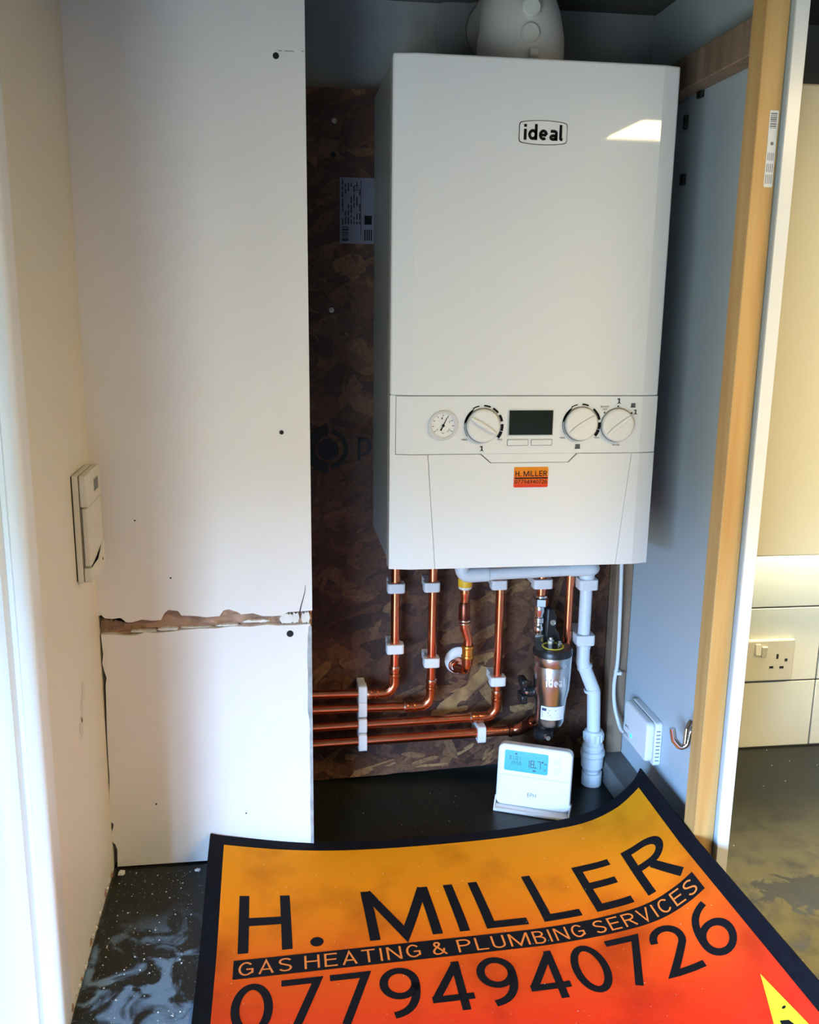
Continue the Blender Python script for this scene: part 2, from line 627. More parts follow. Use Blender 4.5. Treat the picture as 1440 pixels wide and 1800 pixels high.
tile_mat = mat('cream_ceramic_tile', (0.80, 0.76, 0.57), 0.18, var=0.04, vscale=4, bump=0.03, bscale=12)  # cream glaze, yellowed further to carry the lamp's warm tone
grout = mat('dark_grout', (0.07, 0.065, 0.05), 0.9)
cabinet_mat = mat('cream_cabinet', (0.72, 0.65, 0.44), 0.45)  # cream finish with the kitchen lamp's yellow put into the colour
socket_mat = mat('cream_socket', (0.64, 0.58, 0.40), 0.35)
green_led = mat('green_led', (0.02, 0.5, 0.2), 0.3, emis=(0.02, 1.0, 0.4), estr=2.5)
lcd_blue = mat('blue_backlit_lcd', (0.02, 0.22, 0.30), 0.2, emis=(0.03, 0.42, 0.58), estr=0.7)
lcd_ink = mat('lcd_segment', (0.004, 0.012, 0.03), 0.4)
lamp_mat = mat('lamp_diffuser', (0.9, 0.9, 0.85), 0.5, emis=(1.0, 0.76, 0.40), estr=44.0)
mat_black = mat('black_rubber_backed_fabric', (0.006, 0.006, 0.010), 0.85, spec=0.15, var=0.4, vscale=80, bump=0.15, bscale=400)
warn_yellow = mat('warning_yellow', (0.66, 0.62, 0.02), 0.6)
crumb_mat = mat('plaster_crumbs', (0.72, 0.70, 0.66), 0.9)
cable_mat = mat('white_cable_sheath', (0.66, 0.68, 0.68), 0.45)
base_mat = mat('base_unit', (0.60, 0.56, 0.45), 0.5)

# printed face of the mat: orange at the back running to red at the front
mat_print = mat('orange_red_print', (0.9, 0.3, 0.02), 0.75, spec=0.15, bump=0.12, bscale=500)
nt = mat_print.node_tree
tc = nt.nodes['Texture Coordinate']
sep = nt.nodes.new('ShaderNodeSeparateXYZ')
nt.links.new(tc.outputs['Object'], sep.inputs[0])
mr = nt.nodes.new('ShaderNodeMapRange')
mr.inputs['From Min'].default_value = 0.24
mr.inputs['From Max'].default_value = -0.20
nt.links.new(sep.outputs['Y'], mr.inputs['Value'])
rp = link_ramp(mat_print, mr.outputs['Result'], [(0.0, (0.80, 0.30, 0.004)), (0.35, (0.80, 0.22, 0.004)), (0.62, (0.80, 0.10, 0.006)), (0.85, (0.78, 0.045, 0.008)), (1.0, (0.75, 0.03, 0.008))])
ns = nt.nodes.new('ShaderNodeTexNoise')
ns.inputs['Scale'].default_value = 7
ns.inputs['Detail'].default_value = 8
nt.links.new(tc.outputs['Object'], ns.inputs['Vector'])
dr = link_ramp(mat_print, ns.outputs['Fac'], [(0.52, (1, 1, 1)), (0.72, (0.62, 0.55, 0.5))])
mx = nt.nodes.new('ShaderNodeMixRGB')
mx.blend_type = 'MULTIPLY'
mx.inputs[0].default_value = 1.0
nt.links.new(rp.outputs['Color'], mx.inputs[1])
nt.links.new(dr.outputs['Color'], mx.inputs[2])
nt.links.new(mx.outputs[0], nt.nodes['Principled BSDF'].inputs['Base Color'])

# sticker gradient
sticker_print = mat('orange_red_sticker', (0.9, 0.3, 0.02), 0.15, coat=0.5)
nt = sticker_print.node_tree
sep = nt.nodes.new('ShaderNodeSeparateXYZ')
nt.links.new(nt.nodes['Texture Coordinate'].outputs['Object'], sep.inputs[0])
mr = nt.nodes.new('ShaderNodeMapRange')
mr.inputs['From Min'].default_value = 0.151
mr.inputs['From Max'].default_value = 0.121
nt.links.new(sep.outputs['Z'], mr.inputs['Value'])
rp = link_ramp(sticker_print, mr.outputs['Result'], [(0, (0.75, 0.26, 0.004)), (0.45, (0.75, 0.17, 0.004)), (1, (0.70, 0.03, 0.006))])
nt.links.new(rp.outputs['Color'], nt.nodes['Principled BSDF'].inputs['Base Color'])

# oriented strand board: colour by strand
osb_mat = bpy.data.materials.new('oriented_strands')
osb_mat.use_nodes = True
nt = osb_mat.node_tree
geo = nt.nodes.new('ShaderNodeNewGeometry')
tc = nt.nodes.new('ShaderNodeTexCoord')
rp = link_ramp(osb_mat, geo.outputs['Random Per Island'], [(0, (0.045, 0.014, 0.007)), (0.4, (0.080, 0.027, 0.012)), (0.75, (0.115, 0.043, 0.018)), (0.93, (0.15, 0.062, 0.026)), (1, (0.19, 0.085, 0.034))])
nn = nt.nodes.new('ShaderNodeTexNoise')
nn.inputs['Scale'].default_value = 160
nn.inputs['Detail'].default_value = 4
nt.links.new(tc.outputs['Object'], nn.inputs['Vector'])
r2 = link_ramp(osb_mat, nn.outputs['Fac'], [(0.3, (0.55, 0.5, 0.45)), (0.6, (1, 1, 1))])
mx = nt.nodes.new('ShaderNodeMixRGB')
mx.blend_type = 'MULTIPLY'
mx.inputs[0].default_value = 1
nt.links.new(rp.outputs['Color'], mx.inputs[1])
nt.links.new(r2.outputs['Color'], mx.inputs[2])
nt.links.new(mx.outputs[0], nt.nodes['Principled BSDF'].inputs['Base Color'])
nt.nodes['Principled BSDF'].inputs['Roughness'].default_value = 0.6
osb_pale = osb_mat.copy()
osb_pale.name = 'pale_oriented_strands'
for n_ in osb_pale.node_tree.nodes:
    if n_.type == 'VALTORGB' and len(n_.color_ramp.elements) == 5:
        for e_, c_ in zip(n_.color_ramp.elements, ((.09, .034, .014), (.13, .055, .022), (.19, .088, .034), (.27, .14, .052), (.36, .20, .075))):
            e_.color = (*c_, 1)
osb_base = mat('strand_board_core', (0.14, 0.06, 0.028), 0.8, var=0.6, vscale=60)

# worktop: dark speckled laminate, smeared with plaster dust and painted sky blue at the left end, dusty with a wet patch on the right
top_mat = bpy.data.materials.new('dark_speckled_worktop')
top_mat.use_nodes = True
nt = top_mat.node_tree
pb = nt.nodes['Principled BSDF']
tc = nt.nodes.new('ShaderNodeTexCoord')
geo = nt.nodes.new('ShaderNodeNewGeometry')
sp = nt.nodes.new('ShaderNodeSeparateXYZ')
nt.links.new(geo.outputs['Position'], sp.inputs[0])


def nz(scale, detail=5, dist=0.0, stretch=None):
    n = nt.nodes.new('ShaderNodeTexNoise')
    n.inputs['Scale'].default_value = scale
    n.inputs['Detail'].default_value = detail
    n.inputs['Distortion'].default_value = dist
    nt.links.new(geo.outputs['Position'], n.inputs['Vector'])
    return n.outputs['Fac']


def mrange(sock, a, b):
    m_ = nt.nodes.new('ShaderNodeMapRange')
    m_.interpolation_type = 'SMOOTHSTEP'
    m_.inputs['From Min'].default_value = a
    m_.inputs['From Max'].default_value = b
    nt.links.new(sock, m_.inputs['Value'])
    return m_.outputs['Result']


def mul(a, b, op='MULTIPLY'):
    m_ = nt.nodes.new('ShaderNodeMath')
    m_.operation = op
    m_.use_clamp = True
    for i, q in enumerate((a, b)):
        if isinstance(q, (int, float)):
            m_.inputs[i].default_value = q
        else:
            nt.links.new(q, m_.inputs[i])
    return m_.outputs[0]


def mixc(fac, c1, c2):
    m_ = nt.nodes.new('ShaderNodeMixRGB')
    nt.links.new(fac, m_.inputs[0])
    for i, q in ((1, c1), (2, c2)):
        if isinstance(q, tuple):
            m_.inputs[i].default_value = (*q, 1)
        else:
            nt.links.new(q, m_.inputs[i])
    return m_.outputs[0]


speck = mrange(nz(520, 2), 0.56, 0.70)
basec = mixc(speck, (0.012, 0.013, 0.011), (0.055, 0.056, 0.032))
smear = mul(mul(mrange(nz(19, 12, 1.3), 0.46, 0.60), mrange(sp.outputs['X'], -0.36, -0.47)), mrange(sp.outputs['Y'], -0.33, -0.47))
dots = mul(mrange(nz(210, 2), 0.66, 0.73), mrange(sp.outputs['X'], -0.2, -0.5))
c1 = mixc(mul(smear, 0.7), basec, (0.22, 0.36, 0.52))  # dust smears with the sky's blue reflection painted into their colour
c1 = mixc(mul(dots, 0.35), c1, (0.55, 0.57, 0.6))
dust = mul(mul(mrange(sp.outputs['X'], 0.29, 0.33), mrange(sp.outputs['Y'], -0.10, -0.52)), mrange(nz(26, 8, 0.4), 0.15, 0.62))
vsub = nt.nodes.new('ShaderNodeVectorMath')
vsub.operation = 'SUBTRACT'
vsub.inputs[1].default_value = (0.437, -0.425, ZW)
nt.links.new(geo.outputs['Position'], vsub.inputs[0])
vmul = nt.nodes.new('ShaderNodeVectorMath')
vmul.operation = 'MULTIPLY'
vmul.inputs[1].default_value = (1 / .085, 1 / .046, 0)
nt.links.new(vsub.outputs[0], vmul.inputs[0])
vlen = nt.nodes.new('ShaderNodeVectorMath')
vlen.operation = 'LENGTH'
nt.links.new(vmul.outputs[0], vlen.inputs[0])
wadd = nt.nodes.new('ShaderNodeMath')
wadd.operation = 'MULTIPLY_ADD'
wadd.inputs[1].default_value = 2.2
nt.links.new(nz(30, 7, 0.9), wadd.inputs[0])
nt.links.new(vlen.outputs['Value'], wadd.inputs[2])
wetm = mrange(wadd.outputs[0], 2.15, 1.95)      # spilt water patch
inv = nt.nodes.new('ShaderNodeMath')
inv.operation = 'SUBTRACT'
inv.inputs[0].default_value = 1.0
nt.links.new(mul(wetm, 0.85), inv.inputs[1])
c1 = mixc(mul(mul(dust, inv.outputs[0]), 0.75), c1, (0.30, 0.26, 0.12))
nt.links.new(c1, pb.inputs['Base Color'])
pb.inputs['Roughness'].default_value = 0.33
pb.inputs['Specular IOR Level'].default_value = 0.25
rg = nt.nodes.new('ShaderNodeMapRange')
rg.inputs['To Min'].default_value = 0.30
rg.inputs['To Max'].default_value = 0.75
nt.links.new(mul(mul(dust, inv.outputs[0]), 1.0), rg.inputs['Value'])
nt.links.new(rg.outputs['Result'], pb.inputs['Roughness'])

# ------------------------------------------------------------------ the room
WX0, WX1, WY0, WY1, WZ = -0.6195, 2.4, -3.3, 0.042, 2.235
bm = B(); box(bm, -1.25, WX1 + .1, WY0 - .1, WY1 + .12, -0.05, 0.0)
struct(finish('floor', bm, floor_mat))
bm = B(); box(bm, -1.25, WX1 + .1, WY0 - .1, WY1 + .12, WZ, WZ + .05)
struct(finish('ceiling', bm, ceiling_mat))
bm = B(); box(bm, -1.25, WX1 + .1, WY1, WY1 + .12, 0, WZ)
wall_back = struct(finish('wall_back', bm, grey_plaster))
bm = B(); box(bm, WX1, WX1 + .1, WY0, WY1, 0, WZ)
struct(finish('wall_right', bm, room_paint))
bm = B(); box(bm, -1.25, WX1, WY0 - .1, WY0, 0, WZ)
struct(finish('wall_front', bm, room_paint))
bm = B(); box(bm, -0.746, WX0, -0.565, WY1, 0, WZ)
wall_left = struct(finish('wall_left', bm, wall_paint))
bm = B()
box(bm, WIN_X - .12, WIN_X, WY0, WIN_Y0, 0, WZ)
box(bm, WIN_X - .12, WIN_X, WIN_Y1, WY1, 0, WZ)
box(bm, WIN_X - .12, WIN_X, WIN_Y0, WIN_Y1, 0, WIN_Z0)
box(bm, WIN_X - .12, WIN_X, WIN_Y0, WIN_Y1, WIN_Z1, WZ)
struct(finish('wall_west', bm, room_paint))
bm = B()
for y in (WIN_Y0, (WIN_Y0 + WIN_Y1) / 2 - .02, WIN_Y1 - .04):
    box(bm, WIN_X - .05, WIN_X + .005, y, y + .04, WIN_Z0, WIN_Z1)
for z in (WIN_Z0, WIN_Z1 - .04):
    box(bm, WIN_X - .05, WIN_X + .004, WIN_Y0, WIN_Y1, z, z + .04)
struct(finish('window_1', bm, gloss_trim))

# door casing on the end of the left wall: bead, quirk, flat, outer step
prof = [(-0.612, -0.545)]
for k in range(9):
    t = -PI / 2 * k / 8
    prof.append((-0.622 + 0.010 * math.cos(t), -0.571 + 0.010 * math.sin(t)))
prof += [(-0.629, -0.581), (-0.632, -0.576), (-0.637, -0.576), (-0.641, -0.584), (-0.684, -0.588), (-0.690, -0.583), (-0.692, -0.572), (-0.742, -0.572), (-0.742, -0.545)]
bm = B()
slab(bm, prof, lambda a, b: Vector((a - 0.006 + 0.0015 * noise.noise(Vector((a * 9, b * 9, 0))), b, 0.0)), (0, 0, WZ))
struct(finish('trim_1', bm, gloss_trim, angle=50))

# plasterboard boxing in front of the left half of the recess; broken joint between the boards
PY = -0.232
up_bot = [(172, 1084), (178, 1081), (184, 1087), (198, 1088), (212, 1086), (222, 1094), (232, 1094), (250, 1089), (266, 1091), (283, 1090), (289, 1078), (296, 1072), (313, 1074), (319, 1082), (345, 1083), (362, 1085), (386, 1083), (393, 1073), (402, 1071), (418, 1076), (424, 1080), (445, 1078), (462, 1083), (480, 1083), (497, 1082), (506, 1076), (525, 1075), (549, 1073)]
lo_top = [(552, 1096), (520, 1098), (490, 1099), (470, 1097), (440, 1101), (410, 1100), (380, 1104), (350, 1104), (320, 1107), (300, 1110), (275, 1112), (255, 1111), (240, 1116), (222, 1117), (205, 1115), (178, 1115)]
edge_j = []
random.seed(3)
for k in range(31):
    z = WZ + 0.02 + (2.20 - WZ) * k / 30
    edge_j.append((z, -0.310 + random.uniform(-0.0011, 0.0007)))


def xz(p, Y=PY):
    q = at(p[0], p[1], Y=Y)
    return (q.x, q.z)


up = [xz(p) for p in up_bot]
up[0] = (WX0, up[0][1])
poly = up + [(x, z) for z, x in edge_j if z > up[-1][1] + 0.005] + [(-0.310, WZ), (-0.310, WZ)][:0]
poly += [(-0.3095, 2.235), (WX0, 2.235)]
bm = B()
slab(bm, poly, lambda a, b: Vector((a, PY, b)), (0, 0.024, 0))
wu = struct(finish('wall_upper', bm, board_paint))
lo = [xz(p) for p in lo_top]
left_j = [(180, 1135), (182, 1150), (180, 1165), (184, 1180), (188, 1190), (186, 1205), (187, 1230), (188, 1270), (189, 1300), (191, 1340), (193, 1365), (193, 1400), (194, 1425), (194, 1443), (200, 1447), (199, 1455), (195, 1466), (194, 1476), (203, 1483), (207, 1493), (207, 1524)]
poly = [xz(p) for p in left_j]
poly.append((poly[-1][0], ZW + 0.003))
poly += [(-0.3125, ZW + 0.003)] + [(x - 0.0022, z) for z, x in edge_j if ZW + .01 < z < lo[0][1] - 0.005] + lo
poly[-len(lo)] = (-0.3115, lo[0][1])
bm = B()
slab(bm, poly, lambda a, b: Vector((a, PY - 0.002, b)), (0, 0.026, 0))
wl = struct(finish('wall_lower', bm, board_paint))
# raw plaster and timber seen in the broken joint, in lumps
random.seed(11)
pts = [(172, 1068), (552, 1064), (552, 1122), (172, 1128)]
bm = B()
g0, g1 = xz((174, 1126), PY + .012), xz((550, 1056), PY + .012)
nx, nzz = 90, 16
grid = [[bm.verts.new((g0[0] + (g1[0] - 0.002 - g0[0]) * i / nx, PY + 0.011 - 0.007 * max(0, noise.fractal(Vector((i * .16, j * .35, 3)), 1.0, 2.0, 4) + 0.4), g0[1] + (g1[1] - g0[1]) * j / nzz)) for j in range(nzz + 1)] for i in range(nx + 1)]
for i in range(nx):
    for j in range(nzz):
        bm.faces.new((grid[i][j], grid[i + 1][j], grid[i + 1][j + 1], grid[i][j + 1]))
pp = finish('raw_plaster', bm, pink_plaster, wl)
pp['label'] = 'bare pink plaster showing in the broken joint'
for px0, px1, py0, py1, fm_ in ((230, 275, 1107, 1113, 0), (277, 313, 1103, 1110, 0), (208, 236, 1110, 1117, 1), (318, 372, 1101, 1105, 0), (380, 420, 1097, 1102, 0), (426, 474, 1089, 1096, 0), (492, 516, 1078, 1097, 0), (514, 526, 1076, 1096, 0), (530, 545, 1075, 1097, 0), (177, 200, 1086, 1113, 2), (200, 216, 1086, 1108, 2)):
    a, b = xz((px0, py1)), xz((px1, py0))
    n = 13
    top_, bot_ = [], []
    for k in range(n):
        q = k / (n - 1)
        env = min(1, 6 * q + .25, 6 * (1 - q) + .25)
        x_ = a[0] + (b[0] - a[0]) * q
        zc_ = (a[1] + b[1]) / 2
        hh = (b[1] - a[1]) / 2
        top_.append((x_, zc_ + hh * env * random.uniform(.45, 1.05)))
        bot_.append((x_, zc_ - hh * env * random.uniform(.55, 1.0)))
    bm = B()
    dp = .0008 if fm_ == 0 else .004
    slab(bm, bot_ + top_[::-1], lambda u, v: Vector((u, PY + dp + .0012 * noise.noise(Vector((u * 300, v * 300, 1))), v)), (0, 0.008, 0))
    finish('plaster_fragment', bm, (plaster_white, pink_plaster, mat('brown_scratch_coat', (.28, .17, .10), .95, var=.4, vscale=60, bump=.5, bscale=140))[fm_], wl)
# chipped right edge of the lower board
bm = B()
pl = []
zz0, zz1 = ZW + .006, xz((550, 1100))[1]
for k in range(26):
    z = zz0 + (zz1 - zz0) * k / 25
    pl.append((-0.3135 - random.uniform(0, .0012) - (0.002 if 0.62 < k / 25 < 0.98 else 0), z))
pl2 = [(-0.3095, zz1), (-0.3095, zz0)]
slab(bm, pl + pl2, lambda u, v: Vector((u, PY - 0.0026, v)), (0, 0.0008, 0))
finish('chipped_edge', bm, chip_grey, wl)
# hairline crack running up from the joint
bm = B()
cr = [xz(p) for p in ((527, 1076), (529, 1066), (533, 1052), (536, 1040), (537, 1028))]
sweep(bm, [Vector((x, PY - .0002, z)) for x, z in cr], [.0009, .0008, .0006, .0005, .0003], 6)
finish('crack', bm, dark_hole, wu)
# fixing holes and screw heads in the boards
for px, py, r, par in ((485, 98, .0042, wu), (495, 760, .0032, wu), (510, 1113, .0052, wl), (237, 915, .0012, wu), (300, 1016, .0012, wu), (275, 1412, .0014, wl), (433, 1428, .0012, wl)):
    p = at(px, py, Y=PY)
    bm = B()
    yy = PY if par is wu else PY - .002
    lathe(bm, [(r, -0.0), (r, .0006), (r * .55, .0002), (0, .0003)], (p.x, yy, p.z), (0, -1, 0), 14)
    finish('screw_hole', bm, dark_hole, par)
bm = B()
for px0, px1, py in ((489, 496, 89), (500, 517, 89.5), (530, 535, 90)):
    a, b = at(px0, py, Y=PY), at(px1, py, Y=PY)
    box(bm, a.x, b.x, PY - .0002, PY + .001, a.z - .0004, a.z + .0004)
finish('pencil_mark', bm, ink_grey, wu)
# chipped foot of the left wall and dirt scuff
random.seed(5)
for k in range(16):
    y = -0.555 + 0.31 * (k + random.random()) / 16
    bm = B()
    lathe(bm, [(0, 0), (random.uniform(.003, .007), .0003), (random.uniform(.001, .004), .0022), (0, .0024)], (WX0, y, ZW + random.uniform(.003, .010)), (1, 0, 0), 6, random.random())
    finish('broken_plaster_foot', bm, plaster_white if k % 3 else pink_plaster, wall_left, angle=20)
bm = B()
for px, py in ((146, 1215), (144, 1250), (143, 1280)):
    p = at(px, py, X=WX0)
    slab(bm, [(p.y + .012 * math.cos(t) * random.uniform(.5, 1), p.z + .016 * math.sin(t)) for t in [2 * PI * i / 10 for i in range(10)]], lambda a, b: Vector((WX0 + .0003, a, b)))
finish('scuff_mark', bm, mat('scuff', (0.68, 0.61, 0.50), 0.7), wall_left)

# ------------------------------------------------------------------ worktop and base units
WTF = -0.87
bm = B(); box(bm, WX0, WX1, WTF, WY1, ZW - .038, ZW)
tag(bevel_mod(finish('worktop', bm, top_mat), .004), 'long dark speckled worktop under the mat, dusty at both ends', 'worktop')
t = thing('base_cabinet', (.9, -.40, 0), 'plain cream base cabinet run carrying the dark worktop', 'cabinet')
bm = B(); box(bm, WX0 + .002, WX1 - .002, -.80, WY1 - .002, .1, ZW - .0385); finish('carcass', bm, base_mat, t)
bm = B(); box(bm, WX0 + .01, WX1 - .01, -.74, WY1 - .004, 0, .0995); finish('plinth', bm, base_mat, t)
for k in range(5):
    x0 = WX0 + .004 + k * .602
    bm = B(); box(bm, x0, x0 + .598, -.82, -.801, .11, ZW - .045); bevel_mod(finish('door', bm, cabinet_mat, t), .002)

# ------------------------------------------------------------------ kitchen side: tiles, wall cabinet, strip lamp, socket
TY = 0.036
GX = [0.546 + 0.1525 * i for i in range(-2, 12)]
GZ = [ZW + .0015, ZO - .341, ZO - .1875, ZO - .035, ZO + .118]
bm = B(); box(bm, 0.305, WX1, TY + .0025, WY1, ZW, ZO + .12)
finish('grout_bed', bm, grout, wall_back)
shared = {}
for j in range(4):
    for i in range(len(GX)):
        x0 = GX[i] + .0013
        x1 = GX[i] + .1525 - .0013
        x0c = max(x0, .306)
        x1c = min(x1, WX1 - .001)
        if x1c - x0c < .01:
            continue
        z0, z1 = GZ[j] + .0013, GZ[j + 1] - .0013
        key = (round(x1c - x0c, 4), j)
        ctr = Vector(((x0c + x1c) / 2, TY, z0))
        if key not in shared:
            bm = B(); box(bm, x0c, x1c, TY, WY1 - .002, z0, z1)
            o = bevel_mod(finish('tile', bm, tile_mat, wall_back), .0014, 2)
            o.data.transform(Matrix.Translation(-(ctr - ORG[wall_back.name])))
            shared[key] = o.data
        else:
            o = bpy.data.objects.new('tile', shared[key])
            COL.objects.link(o)
            o.parent = wall_back
            bevel_mod(o, .0014, 2)
        o.location = ctr - ORG[wall_back.name]

CBZ, CTZ, CYF = ZO + .012, ZO + .68, -0.300
for k, (x0, x1) in enumerate(((0.302, 1.314),)):
    t = thing('wall_cabinet', ((x0 + x1) / 2, -.13, CBZ), 'cream wall cabinet over the tiles beside the timber partition', 'cabinet')
    bm = B(); box(bm, x0, x1, CYF + .02, WY1 - .001, CBZ + .022, CTZ); finish('carcass', bm, cabinet_mat, t)
    bm = B(); box(bm, x0 + .001, x1 - .001, CYF, CYF + .0185, CBZ, CTZ); bevel_mod(finish('door', bm, cabinet_mat, t), .003)
t = thing('strip_lamp', (.75, .0, CBZ - .006), 'slim strip lamp under the wall cabinet, shining on the tiles', 'lamp')
bm = B(); box(bm, .36, 1.2, -.03, .012, CBZ + .004, CBZ + .022); finish('housing', bm, plastic_white, t)
bm = B(); box(bm, .37, 1.19, -.025, .008, CBZ - .002, CBZ + .004); finish('diffuser', bm, mat('strip_diffuser', (.9, .9, .9), .5, emis=(1.0, .97, .86), estr=34.0), t)

# ceiling lamp of the kitchen (mirrored in the boiler's top right corner)
LX0, LX1, LY0, LY1 = 0.485, 1.45, -1.44, -1.168
t = thing('ceiling_lamp', ((LX0 + LX1) / 2, (LY0 + LY1) / 2, WZ - .06), 'rectangular kitchen ceiling lamp behind the viewpoint', 'lamp')
bm = B(); box(bm, LX0 - .012, LX1 + .012, LY0 - .012, LY1 + .012, WZ - .03, WZ)
for a in ((LX0 - .012, LX0, LY0 - .012, LY1 + .012), (LX1, LX1 + .012, LY0 - .012, LY1 + .012), (LX0, LX1, LY0 - .012, LY0), (LX0, LX1, LY1, LY1 + .012)):
    box(bm, *a, WZ - .055, WZ - .03)
finish('housing', bm, plastic_white, t)
bm = B(); box(bm, LX0 + .0005, LX1 - .0005, LY0 + .0005, LY1 - .0005, WZ - .050, WZ - .0305); finish('diffuser', bm, lamp_mat, t)

# socket
sx0, sx1, sz0, sz1 = 0.495, 0.641, ZO - .336, ZO - .250
t = thing('wall_socket', ((sx0 + sx1) / 2, TY, sz0), 'cream switched wall socket on the tiles beside the partition', 'socket')
bm = B()
slab(bm, rrect(sx0, sx1, sz0, sz1, .004), lambda a, b: Vector((a, TY - .010, b)), (0, .010, 0))
pl_ = bevel_mod(finish('face_plate', bm, socket_mat, t), .003, 2)
for px, py, on_ in ((1332, 1142, 0), (1343, 1145, 1)):
    p = at(px, py, Y=TY - .01)
    bm = B()
    rot = Matrix.Rotation(math.radians(9 if on_ else -9), 3, 'X')
    box(bm, p.x - .0055, p.x + .0055, TY - .0145, TY - .009, p.z - .011, p.z + .011, rot, Vector((p.x, TY - .010, p.z)))
    bevel_mod(finish('rocker_switch', bm, socket_mat, t), .001)
for px, py, w, h in ((1367, 1154, .0045, .010), (1356, 1173, .0085, .0048), (1374, 1173, .0085, .0048), (1382, 1160, .006, .006)):
    p = at(px, py, Y=TY - .01)
    bm = B(); box(bm, p.x - w / 2, p.x + w / 2, TY - .0103, TY - .009, p.z - h / 2, p.z + h / 2)
    finish('pin_hole', bm, dark_hole, t)

# ------------------------------------------------------------------ strand board on the back wall
OX0, OX1, OZ1 = -0.60, 0.243, ZO + .712
t = thing('strand_board', ((OX0 + OX1) / 2, .009, ZW), 'dark brown oriented strand board lining the wall behind the boiler', 'board')
ob_ = t
poly = [(OX0, ZW + .004), (-0.30, ZW + .003), (0.0, ZW + .017), (OX1, ZW + .024), (OX1, OZ1), (OX0, OZ1 - .004)]
bm = B(); slab(bm, poly, lambda a, b: Vector((a, .0, b)), (0, .04, 0))
finish('core', bm, osb_base, t)
random.seed(21)
bm = B()


def flake(cx, cz, L, Wd, ang, y, nn_=8):
    vs_ = []
    ca, sa = math.cos(ang), math.sin(ang)
    tx, tz = random.uniform(-.012, .012), random.uniform(-.03, .03)
    for k in range(nn_):
        th = 2 * PI * k / nn_ + random.uniform(-.2, .2)
        a = L / 2 * math.copysign(abs(math.cos(th)) ** .7, math.cos(th)) * random.uniform(.8, 1.1)
        b = Wd / 2 * math.copysign(abs(math.sin(th)) ** .6, math.sin(th)) * random.uniform(.75, 1.15)
        X_, Z_ = cx + a * ca - b * sa, cz + a * sa + b * ca
        X_ = min(max(X_, OX0 + .001), OX1 - .001)
        lowz = ZW + .003 + max(0, X_ + .30) * .0385
        Z_ = min(max(Z_, lowz + .001), OZ1 - .002)
        vs_.append((X_, y + tx * a + tz * b, Z_))
    bm.faces.new([bm.verts.new(v) for v in vs_])


for k in range(1900):
    cx, cz = random.uniform(-.36, OX1), random.uniform(ZW, OZ1)
    ang = random.gauss(0.15, .55) if random.random() < .75 else random.uniform(0, PI)
    flake(cx, cz, random.uniform(.04, .13), random.uniform(.010, .040), ang, -.0006 - .0016 * random.random())
o = finish('strands', bm, osb_mat, t, smooth=False)
o['kind'] = 'stuff'
bm = B()
for px, py, L, Wd, ang in ((800, 1222, .075, .034, .55), (835, 1205, .06, .03, 1.1), (812, 1240, .05, .022, .2), (850, 1180, .04, .022, 1.3), (700, 1345, .11, .018, .5), (745, 1335, .09, .02, .2), (860, 1325, .05, .014, .7)):
    p = at(px, py, Y=0)
    for q in range(5):
        flake(p.x + random.gauss(0, L * .22), p.z + random.gauss(0, Wd * .5), L * random.uniform(.4, .8), Wd * random.uniform(.25, .6), ang + random.gauss(0, .3), -.0028 - .0004 * q)
for k in range(80):
    flake(random.uniform(-.30, OX1), ZW + .36 * random.random() ** 1.3, random.uniform(.04, .11), random.uniform(.008, .030), random.gauss(.5, .7), -.0024 - .0005 * random.random())
o = finish('pale_strands', bm, osb_pale, t, smooth=False)
o['kind'] = 'stuff'
for px, py in ((588, 212), (583, 545), (582, 792), (586, 272)):
    p = at(px, py, Y=-.003)
    bm = B()
    lathe(bm, [(0, .0), (.0042, .0), (.0042, .0012), (.0022, .0014), (.0016, .0004), (0, .0004)], (p.x, -.0022, p.z), (0, -1, 0), 16)
    finish('screw', bm, mat('dull_screw', (.35, .34, .32), .4, metal=.8) if py != 272 else dark_hole, t)
bm = B()
for px, py, L, Wd, ang in ((798, 1228, .085, .026, .62), (828, 1206, .07, .022, .95), (780, 1246, .06, .016, .25), (846, 1186, .04, .016, 1.35)):
    p = at(px, py, Y=0)
    flake(p.x, p.z, L, Wd, ang, -.0052, 11)
o = finish('golden_strands', bm, mat('golden_strand', (.34, .19, .065), .65, col2=(.17, .085, .03), vscale=38, bump=.2, bscale=120), ob_, smooth=False)
o['kind'] = 'stuff'
# ink stamp on the board
stamp = mat('stamp_ink', (0.012, 0.016, 0.024), .7)
c = at(577, 790, Y=-.004)
bm = B()
fn = lambda a, b: Vector((c.x + a, -.0042, c.z + b))
slab(bm, arc_poly(.022, .040, 90, 270, 18), fn)
slab(bm, disc(.018, 20), fn)
slab(bm, arc_poly(.027, .034, -80, 75, 16), fn)
slab(bm, arc_poly(.010, .016, -90, 110, 14, (.058, .004)), fn)
slab(bm, [(.050, -.02), (.055, -.02), (.055, .02), (.050, .02)], fn)
finish('ink_stamp', bm, stamp, t)
# printed data label on the board
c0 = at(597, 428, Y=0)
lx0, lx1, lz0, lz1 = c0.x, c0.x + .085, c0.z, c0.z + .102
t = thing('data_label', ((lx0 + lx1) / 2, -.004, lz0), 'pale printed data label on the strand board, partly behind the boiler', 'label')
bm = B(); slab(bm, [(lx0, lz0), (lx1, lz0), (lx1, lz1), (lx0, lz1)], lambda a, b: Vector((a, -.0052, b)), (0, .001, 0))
finish('sheet', bm, mat('label_shaded_paper', (.14, .145, .185), .5), t)  # white paper, greyed in colour to stand in for the recess's shade
bm = B()
fl = lambda a, b: Vector((a, -.0055, b))
random.seed(9)
for k in range(7):
    a = lx0 + .004 + k * .0046
    b = lz0 + .030
    while b < lz1 - .008:
        ln = random.uniform(.004, .014)
        if random.random() < .75:
            slab(bm, [(a, b), (a + .0017, b), (a + .0017, min(b + ln, lz1 - .004)), (a, min(b + ln, lz1 - .004))], fl)
        b += ln + .0025
